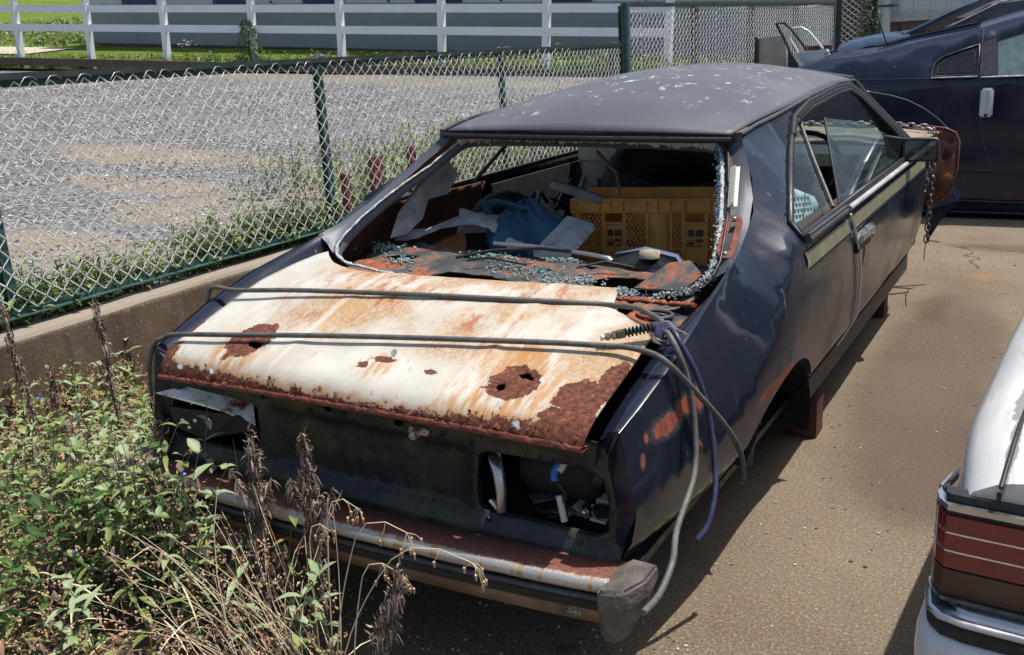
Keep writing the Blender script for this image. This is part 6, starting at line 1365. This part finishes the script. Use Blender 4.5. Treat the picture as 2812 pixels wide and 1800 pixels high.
# ---- single plants that stand out
def place(mbx, name, loc, mats, label, cat, group=None, rz=0, stem_mi=1):
    """thing with its stem and its leaves as parts"""
    r_ = root(name, loc, label, cat, group, rz)
    for nm, keep in (('stem', lambda m: m == stem_mi), ('leaves', lambda m: m != stem_mi)):
        k = MB(); idx = {}
        for fc, mi, sm_ in zip(mbx.f, mbx.m, mbx.s):
            if keep(mi):
                q = []
                for a in fc:
                    if a not in idx: idx[a] = len(k.v); k.v.append(mbx.v[a])
                    q.append(idx[a])
                k.f.append(tuple(q)); k.m.append(mi); k.s.append(sm_)
        if k.f: k.build(nm, mats, r_, inv=False)
    return r_
def world(px, py, z):   # helper only used for typing in measured spots
    pass
WEEDS = [((-1.38, .27, .05), .40, 'tallest green weed standing against the wall, left of the tall dead stalk', 1, False),
         ((-1.19, .20, .05), .38, 'green weed with broad drooping leaves right of the tall dead stalk', 2, False),
         ((-.98, .19, .05), .33, 'green weed rising near the left rear corner of the coupe', 3, False),
         ((-1.60, .18, .05), .36, 'weed with a blue flower at the far left edge', 4, True),
         ((-1.27, .08, .05), .34, 'weed with a blue flower right of the leaning dead stalk', 5, True),
         ((-.53, .0, .0), .56, 'slim green weed climbing in front of the left lamp hole', 6, False),
         ((-.33, -.12, .0), .40, 'weed with a blue flower in front of the bumper, left of the dead stalks', 7, True),
         ((-.12, -.14, .0), .40, 'weed with a blue flower between the two dead seed stalks by the bumper', 8, True),
         ((-.50, -.44, .0), .32, 'weed with a blue flower low in the near left corner', 9, True),
         ((-.36, -.36, .0), .36, 'broad leaved green weed in the middle of the dry grass', 10, False),
         ((-.26, -.45, .0), .30, 'green weed low at the bottom edge below the dry grass', 11, False),
         ((-.06, -.33, .0), .34, 'bright green weed with long narrow leaves near the bottom edge', 12, False),
         ((.10, -.24, .0), .32, 'narrow green weed growing among the pale stems beside the bumper', 13, False),
         ((.07, -.03, .0), .07, 'small green sprout on the bare ground behind the bumper', 14, False)]
for loc, h, lab, sd, fl in WEEDS:
    big = .075 if h > .2 else .05
    place(herb(h, max(3, int(h/.055)), big, big*.24, (random.uniform(-.3, .3), random.uniform(-.2, .2)), mi=random.choice((0, 0, 4)), seed=sd, flower=fl), 'green_weed', loc, LM, lab, 'weed', 'green weeds in the near corner', rz=sd*1.3)
def deadstalk(h, seed, lean=(0, 0), bushy=1.0, r=.004, z0=.25):
    rn = random.Random(seed); mb = MB(); n = 12
    pts = [Vector((lean[0]*h*(i/n)+rn.uniform(-.004, .004), lean[1]*h*(i/n)+rn.uniform(-.004, .004), h*i/n)) for i in range(n+1)]
    mb.tube(pts, [r*(1.2-.8*i/n) for i in range(n+1)], 6, mi=1)
    for i in range(int(h*1900*bushy)):
        t = z0+(1-z0)*rn.random(); k = t*n
        gp = mnoise.noise(Vector((t*h*26, seed*3.1, 2)))
        if gp < -.12 and rn.random() < .75: continue
        p = pts[int(k)].lerp(pts[min(n, int(k)+1)], k-int(k)); a = rn.uniform(0, 6.28); R = (.004+.020*bushy*(1-t)**.5*(.5+abs(mnoise.noise(Vector((t*9, seed, 0))))*2))*rn.random()
        L = rn.uniform(.008, .020); R *= 1+1.5*max(0, gp); leaf(mb, p+Vector((cos(a)*R, sin(a)*R, rn.gauss(0, .006))), (cos(a+rn.uniform(-2, 2)), sin(a+rn.uniform(-2, 2)), rn.uniform(-1.2, 1.5)), L, L*rn.uniform(.14, .42), rn.uniform(-1, 2.4), rn.choice((0, 0, 0, 2)), rn.uniform(-1, 1))
    return mb
DM = [M['dry'], simple('grey_brown_stem', (.15, .11, .085), .9, var=.3), simple('pale_curled_leaf', (.33, .26, .20), .8, var=.3)]
for loc, h, sd, ln, bu, lab in [((-1.265, .30, .0), .68, 21, (-.02, .0), .8, 'tall dead stalk with curled leaves standing in front of the concrete wall'),
                            ((-1.38, .10, .0), .72, 22, (-.13, .0), .7, 'leaning dead stalk at the far left edge'),
                            ((-1.36, .15, .0), .49, 23, (.0, .0), .7, 'shorter dead stalk between the two taller ones by the wall'),
                            ((-.68, .03, .0), .52, 24, (-.08, 0), 1.5, 'bushy dead weed by the left rear corner of the coupe'),
                            ((-.21, -.13, .0), .56, 25, (.05, 0), 1.7, 'bushy dead seed stalk in front of the tail panel, left of the branching one'),
                            ((.0, -.15, .0), .59, 26, (.0, 0), 1.2, 'branching dead seed stalk in front of the number plate bay'),
                            ((.17, -.24, .0), .38, 27, (.38, 0), 1.4, 'dead weed leaning right beneath the bumper bar')]:
    m_ = deadstalk(h, sd, ln, bu)
    if sd in (25, 26):
        for a in (-1, 1):
            b0 = Vector((0, 0, h*.62)); b1 = Vector((a*.065, .01, h*.80)); m_.tube([b0, (b0+b1)/2+Vector((0, 0, -.01)), b1], .002, 5, mi=1)
            for k in range(46): p = b0.lerp(b1, .4+.6*random.random()); th = random.uniform(0, 6.28); leaf(m_, p, (cos(th), sin(th), random.uniform(-1, .6)), random.uniform(.012, .028), .006, 1, random.choice((0, 0, 2)))
    place(m_, 'dead_stalk', loc, DM, lab, 'dead plant', 'dead weed stalks')
def oat(h, lean, seed):
    rn = random.Random(seed); mb = MB(); n = 12; pts = []
    for i in range(n+1):
        t = i/n; pts.append(Vector((lean*h*t*t+(.10*h*max(0, t-.8)/.2 if True else 0), .1*h*t*t, h*(t-.13*max(0, t-.75)/.25*1.6*max(0, t-.75)/.25))))
    mb.tube(pts, [.0016*(1.2-.6*i/n) for i in range(n+1)], 5, mi=1)
    for k in range(7):
        p = pts[-1-rn.choice((0, 0, 1))]; q = p+Vector((rn.uniform(-.02, .03), rn.uniform(-.02, .02), -rn.uniform(.012, .045))); mb.tube([p, (p+q)/2+Vector((.004, 0, .004)), q], .0006, 3, mi=1)
        for s in range(3):
            c = q+Vector((0, 0, -.005*s)); r = .0045*(1-.2*s)
            mb.add([c+Vector((r, 0, 0)), c+Vector((-r, 0, 0)), c+Vector((0, r, 0)), c+Vector((0, -r, 0)), c+Vector((0, 0, r*.8)), c+Vector((0, 0, -r*.9))], [(0, 2, 4), (2, 1, 4), (1, 3, 4), (3, 0, 4), (2, 0, 5), (1, 2, 5), (3, 1, 5), (0, 3, 5)], 0, True)
    return mb
for loc, h, ln, sd, lab in [((.12, -.26, .0), .60, .0, 31, 'upright straw stem with tan seed heads crossing the bumper, leftmost of the arching stems'),
                         ((.14, -.28, .0), .58, .22, 32, 'straw stem arching over the chrome bar with drooping tan seed heads'),
                         ((.18, -.27, .0), .46, .14, 33, 'shorter straw stem with a cluster of tan seed heads by the bumper'),
                         ((.16, -.30, .0), .56, .50, 34, 'straw stem bending furthest right over the rusty bumper'),
                         ((.06, -.24, .0), .50, -.05, 35, 'straight pale straw stem rising in front of the dead seed stalk')]:
    place(oat(h, ln, sd), 'quaking_grass', loc, [M['seed'], M['straw']], lab, 'grass stem', 'straw grass stems by the bumper')
# bare twigs on the ground behind the bumper
mb = MB(); mb.tube([(.02, -.36, .02), (.12, -.22, .015), (.22, -.10, .02), (.30, 0, .03)], .0018, 5)
for k in range(9): p = Vector((.05+.025*k, -.32+.034*k, .02)); mb.tube([p, p+Vector((random.uniform(-.05, .02), random.uniform(0, .05), .02))], .0009, 4)
mb.tube([(-.1, -.38, .02), (.05, -.30, .03), (.18, -.27, .02), (.26, -.235, .01)], .0016, 5); tag(mb.build('bare_twig', M['strawr']), 'bare branching twig on the shaded ground behind the bumper', 'twig')
mb = MB()
for i in range(900):
    x = random.uniform(-.2, .75); y = random.uniform(-.35, .35)
    if random.random() < .35: x = random.uniform(.5, 1.3); y = random.uniform(.2, 5)
    s = random.uniform(.001, .0035)*(1.5 if random.random() < .08 else 1); mb.box((-s, -s, 0), (s, s, s), mat=Matrix.Translation((x, y, 0)) @ Matrix.Rotation(random.uniform(0, 3), 4, 'Z'), mi=random.choice((0, 0, 1)))
tag(mb.build('ground_grit', [M['dry'], simple('pale_grit', (.42, .38, .32), .9)]), 'scattered grit and crumbs on the concrete', 'grit', kind='stuff')
v = []; f = []; rs_ = random.Random(77); oc = [(1, 0, 0), (-1, 0, 0), (0, 1, 0), (0, -1, 0), (0, 0, 1), (0, 0, -.5)]; of = [(0, 2, 4), (2, 1, 4), (1, 3, 4), (3, 0, 4)]
for i in range(60000):      # loose stones of the yard
    x = -2.15-13*rs_.random()**1.25; y = rs_.uniform(-.5, 1)*1.0+rs_.random()*9.6
    if y > wf(x)-.3: continue
    sand = fbm(x*.8, y*1.1, .55)+.5*math.exp(-((x+3.9)**2/2.2+(y-3.1)**2/1.1))
    if sand > .30 and rs_.random() < .75: continue
    s = rs_.uniform(.005, .012)*(1+.05*(y+abs(x+2))); z = hG(x, y)+s*.2; a = rs_.uniform(0, 1.5); ca, sa = cos(a), sin(a); k = len(v); e1 = rs_.uniform(.7, 1.5); e3 = rs_.uniform(.5, 1.1)
    for q in oc: v.append((x+s*(q[0]*ca*e1-q[1]*sa), y+s*(q[0]*sa*e1+q[1]*ca), z+s*q[2]*e3))
    f += [(p+k, q+k, r+k) for p, q, r in of]
def mat_stone():
    t = NT('loose_gravel_stone'); g = t.n('NewGeometry'); oi = g.outputs['Random Per Island']
    return t.out(t.ramp(oi, [(0, (.06, .058, .06)), (.5, (.195, .19, .188)), (.9, (.34, .335, .33)), (1, (.56, .55, .54))]), .9, spec=.2)
tag(link('gravel_stones', v, f, mat_stone()), 'loose grey stones covering the gravel yard', 'gravel', kind='stuff')
# ---- plants behind the mesh fence
def strip(name, n, fxy, hgt, Lr, mi, label, kindstuff=True, wr=.3):
    mb = MB(); rn = random.Random(len(name)*7+n)
    for i in range(n):
        x, y = fxy(rn); z = hG(x, y); h = hgt*rn.uniform(.3, 1.1); p0 = Vector((x, y, z)); st = p0+Vector((rn.uniform(-.04, .04), rn.uniform(-.04, .04), h))
        mb.tube([p0, st], .0016*(Lr/.05), 3, mi=1, cap=False)
        for k in range(5):
            a = rn.uniform(0, 6.28); L = Lr*rn.uniform(.5, 1.3); leaf(mb, p0.lerp(st, rn.uniform(.3, 1)), (cos(a), sin(a), rn.uniform(-.1, .9)), L, L*wr*rn.uniform(.7, 1.3), rn.uniform(0, .8), rn.choice(mi))
    return tag(mb.build(name, LM), label, 'weeds', kind='stuff')
def fenceside(rn):
    y = rn.choice((rn.gauss(.75, .25), rn.uniform(.3, 6.5), rn.gauss(2.0, .45), rn.uniform(1.6, 3.4))); return -2.13-.026*y-abs(rn.gauss(0, .16)), y
strip('fence_foot_weeds', 1300, fenceside, .19, .06, (0, 3, 4, 0), 'low leafy weeds along the wall behind the green fence foot')
def beyond(rn): y = rn.uniform(3.1, 7.5); return -2.3-rn.random()**1.3*1.3, y
strip('yard_edge_weeds', 900, beyond, .34, .07, (0, 3, 0, 4), 'thick green weeds beyond the fence seen through the coupe side windows')
def whitefoot(rn): x = rn.uniform(-24, -2.4); return x, wf(x)+rn.uniform(-.25, .45)
strip('white_fence_weeds', 3000, whitefoot, .30, .09, (0, 3, 3, 4), 'band of weeds along the foot of the white rail fence')
def farg(rn): x = rn.uniform(-32, -20.5); return x, rn.uniform(14.5, 22)
strip('far_meadow_weeds', 900, farg, .3, .2, (0, 3, 4), 'rough green meadow growth left of the grey building')
for loc, h, sd, lab in [((-2.40, .95), .25, 41, 'green weed with toothed leaves behind the fence, nearest the first post'), ((-2.55, 2.28), .45, 42, 'tall thin weed just left of the second green fence post'),
                        ((-2.52, 1.95), .30, 43, 'leafy weed behind the lower fence rail left of the second post'), ((-2.62, 3.9), .62, 44, 'tall bright green weed seen over the left edge of the coupe roof'),
                        ((-2.5, 5.95), .98, 45, 'climbing weed reaching above the green fence rail near the tall fence corner'), ((-2.40, 1.2), .2, 46, 'small bright weed behind the fence between first and second posts')]:
    x, y = loc; place(herb(h, max(4, int(h/.07)), .075, .022, (0, 0), mi=0, seed=sd, pairs=3, r=.003), 'yard_weed', (x, y, hG(x, y)), LM, lab, 'weed', 'weeds behind the mesh fence')
# bushy climber on the white post, and others
mb = MB(); rn = random.Random(9); bx = -11.53; by = wf(bx)-.08; bzv = hG(bx, by)
for i in range(900):
    h = rn.random(); r = .34*(1-h)**.8+.06; a = rn.uniform(0, 6.28); q = Vector((bx+r*rn.random()**.5*cos(a), by+.2*sin(a)*r*2, bzv+.04+h*.85)); L = rn.uniform(.03, .07); leaf(mb, q, (cos(a), sin(a), rn.uniform(-.5, .8)), L, L*.6, .5, rn.choice((0, 3, 3)))
r_ = root('bush', (bx, by, bzv), 'dark leafy bush climbing the white post in front of the grey wall', 'bush'); mb.build('foliage', LM, r_)
mb = MB(); mb.tube([(bx, by, bzv), (bx+.03, by, bzv+.8)], .012, 5); mb.build('stem', M['stem'], r_)
mb = MB(); x = -12.9; y = wf(x)-.1; z = hG(x, y); mb.tube([(x, y, z), (x, y, z+.42)], .008, 4, mi=1)
for k in range(16): a = k*2.4; leaf(mb, Vector((x, y, z+.03+.02*k)), (cos(a), sin(a), .3), .09, .04, .4, 0)
for k in range(24): mb.box((-.012, -.012, -.006), (.012, .012, .006), mat=Matrix.Translation((x+random.gauss(0, .08), y+random.gauss(0, .05), z+.50+random.gauss(0, .03))), mi=2)
place(mb, 'flowering_weed', (0, 0, 0), [M['leaf'], M['stem'], M['white']], 'weed with small white flowers in front of the grey wall', 'weed')
# ivy on the end fence
mb = MB(); rn = random.Random(5)
for i in range(1300):
    h = rn.random(); q = Vector((-1.37+rn.gauss(0, .06)-.03*sin(h*9), 13.40+rn.gauss(0, .05), 1.0+1.45*h)); a = rn.uniform(0, 6.28); L = rn.uniform(.04, .08); leaf(mb, q, (cos(a), sin(a), rn.uniform(-.2, .9)), L, L*.35, .5, rn.choice((3, 3, 0)))
r_ = root('ivy', (-1.37, 13.4, 1.0), 'dark green ivy column climbing the farthest mesh fence', 'ivy'); mb.build('foliage', LM, r_)
# rusty stakes behind the fence
for i, (x, y, z, w_) in enumerate(((-2.24, 2.72, .76, .05), (-2.27, 3.05, .82, .10), (-2.29, 3.45, .84, .06))):
    mb = MB(); mb.box((x-.02, y-w_/2, .38), (x+.02, y+w_/2, z), bev=.006)
    tag(mb.build('rusty_stake', M['redrust']), ['narrow rusty brown stake just right of the second fence post', 'wide rusty brown stake behind the fence, middle of the three', 'rusty brown stake farthest along by the coupe pillar'][i], 'stake', 'rusty stakes behind the mesh fence')
# rusty harrow in the far meadow
mb = MB(); x0 = -27.5; y0 = 15.5; z0 = hG(x0, y0)+.65
mb.box((x0-1.1, y0, z0), (x0+1.1, y0+.15, z0+.12), bev=.02); mb.tube([(x0-.3, y0, z0+.1), (x0-.5, y0, z0+.6), (x0+.1, y0, z0+.6)], .05, 6); mb.tube([(x0-.9, y0+.07, z0-.6), (x0-.9, y0+.07, z0+.1)], .04, 6); mb.tube([(x0+.9, y0+.07, z0-.6), (x0+.9, y0+.07, z0+.1)], .04, 6)
tag(mb.build('farm_implement', M['redrust']), 'small red farm implement in the grass left of the grey building', 'farm tool')
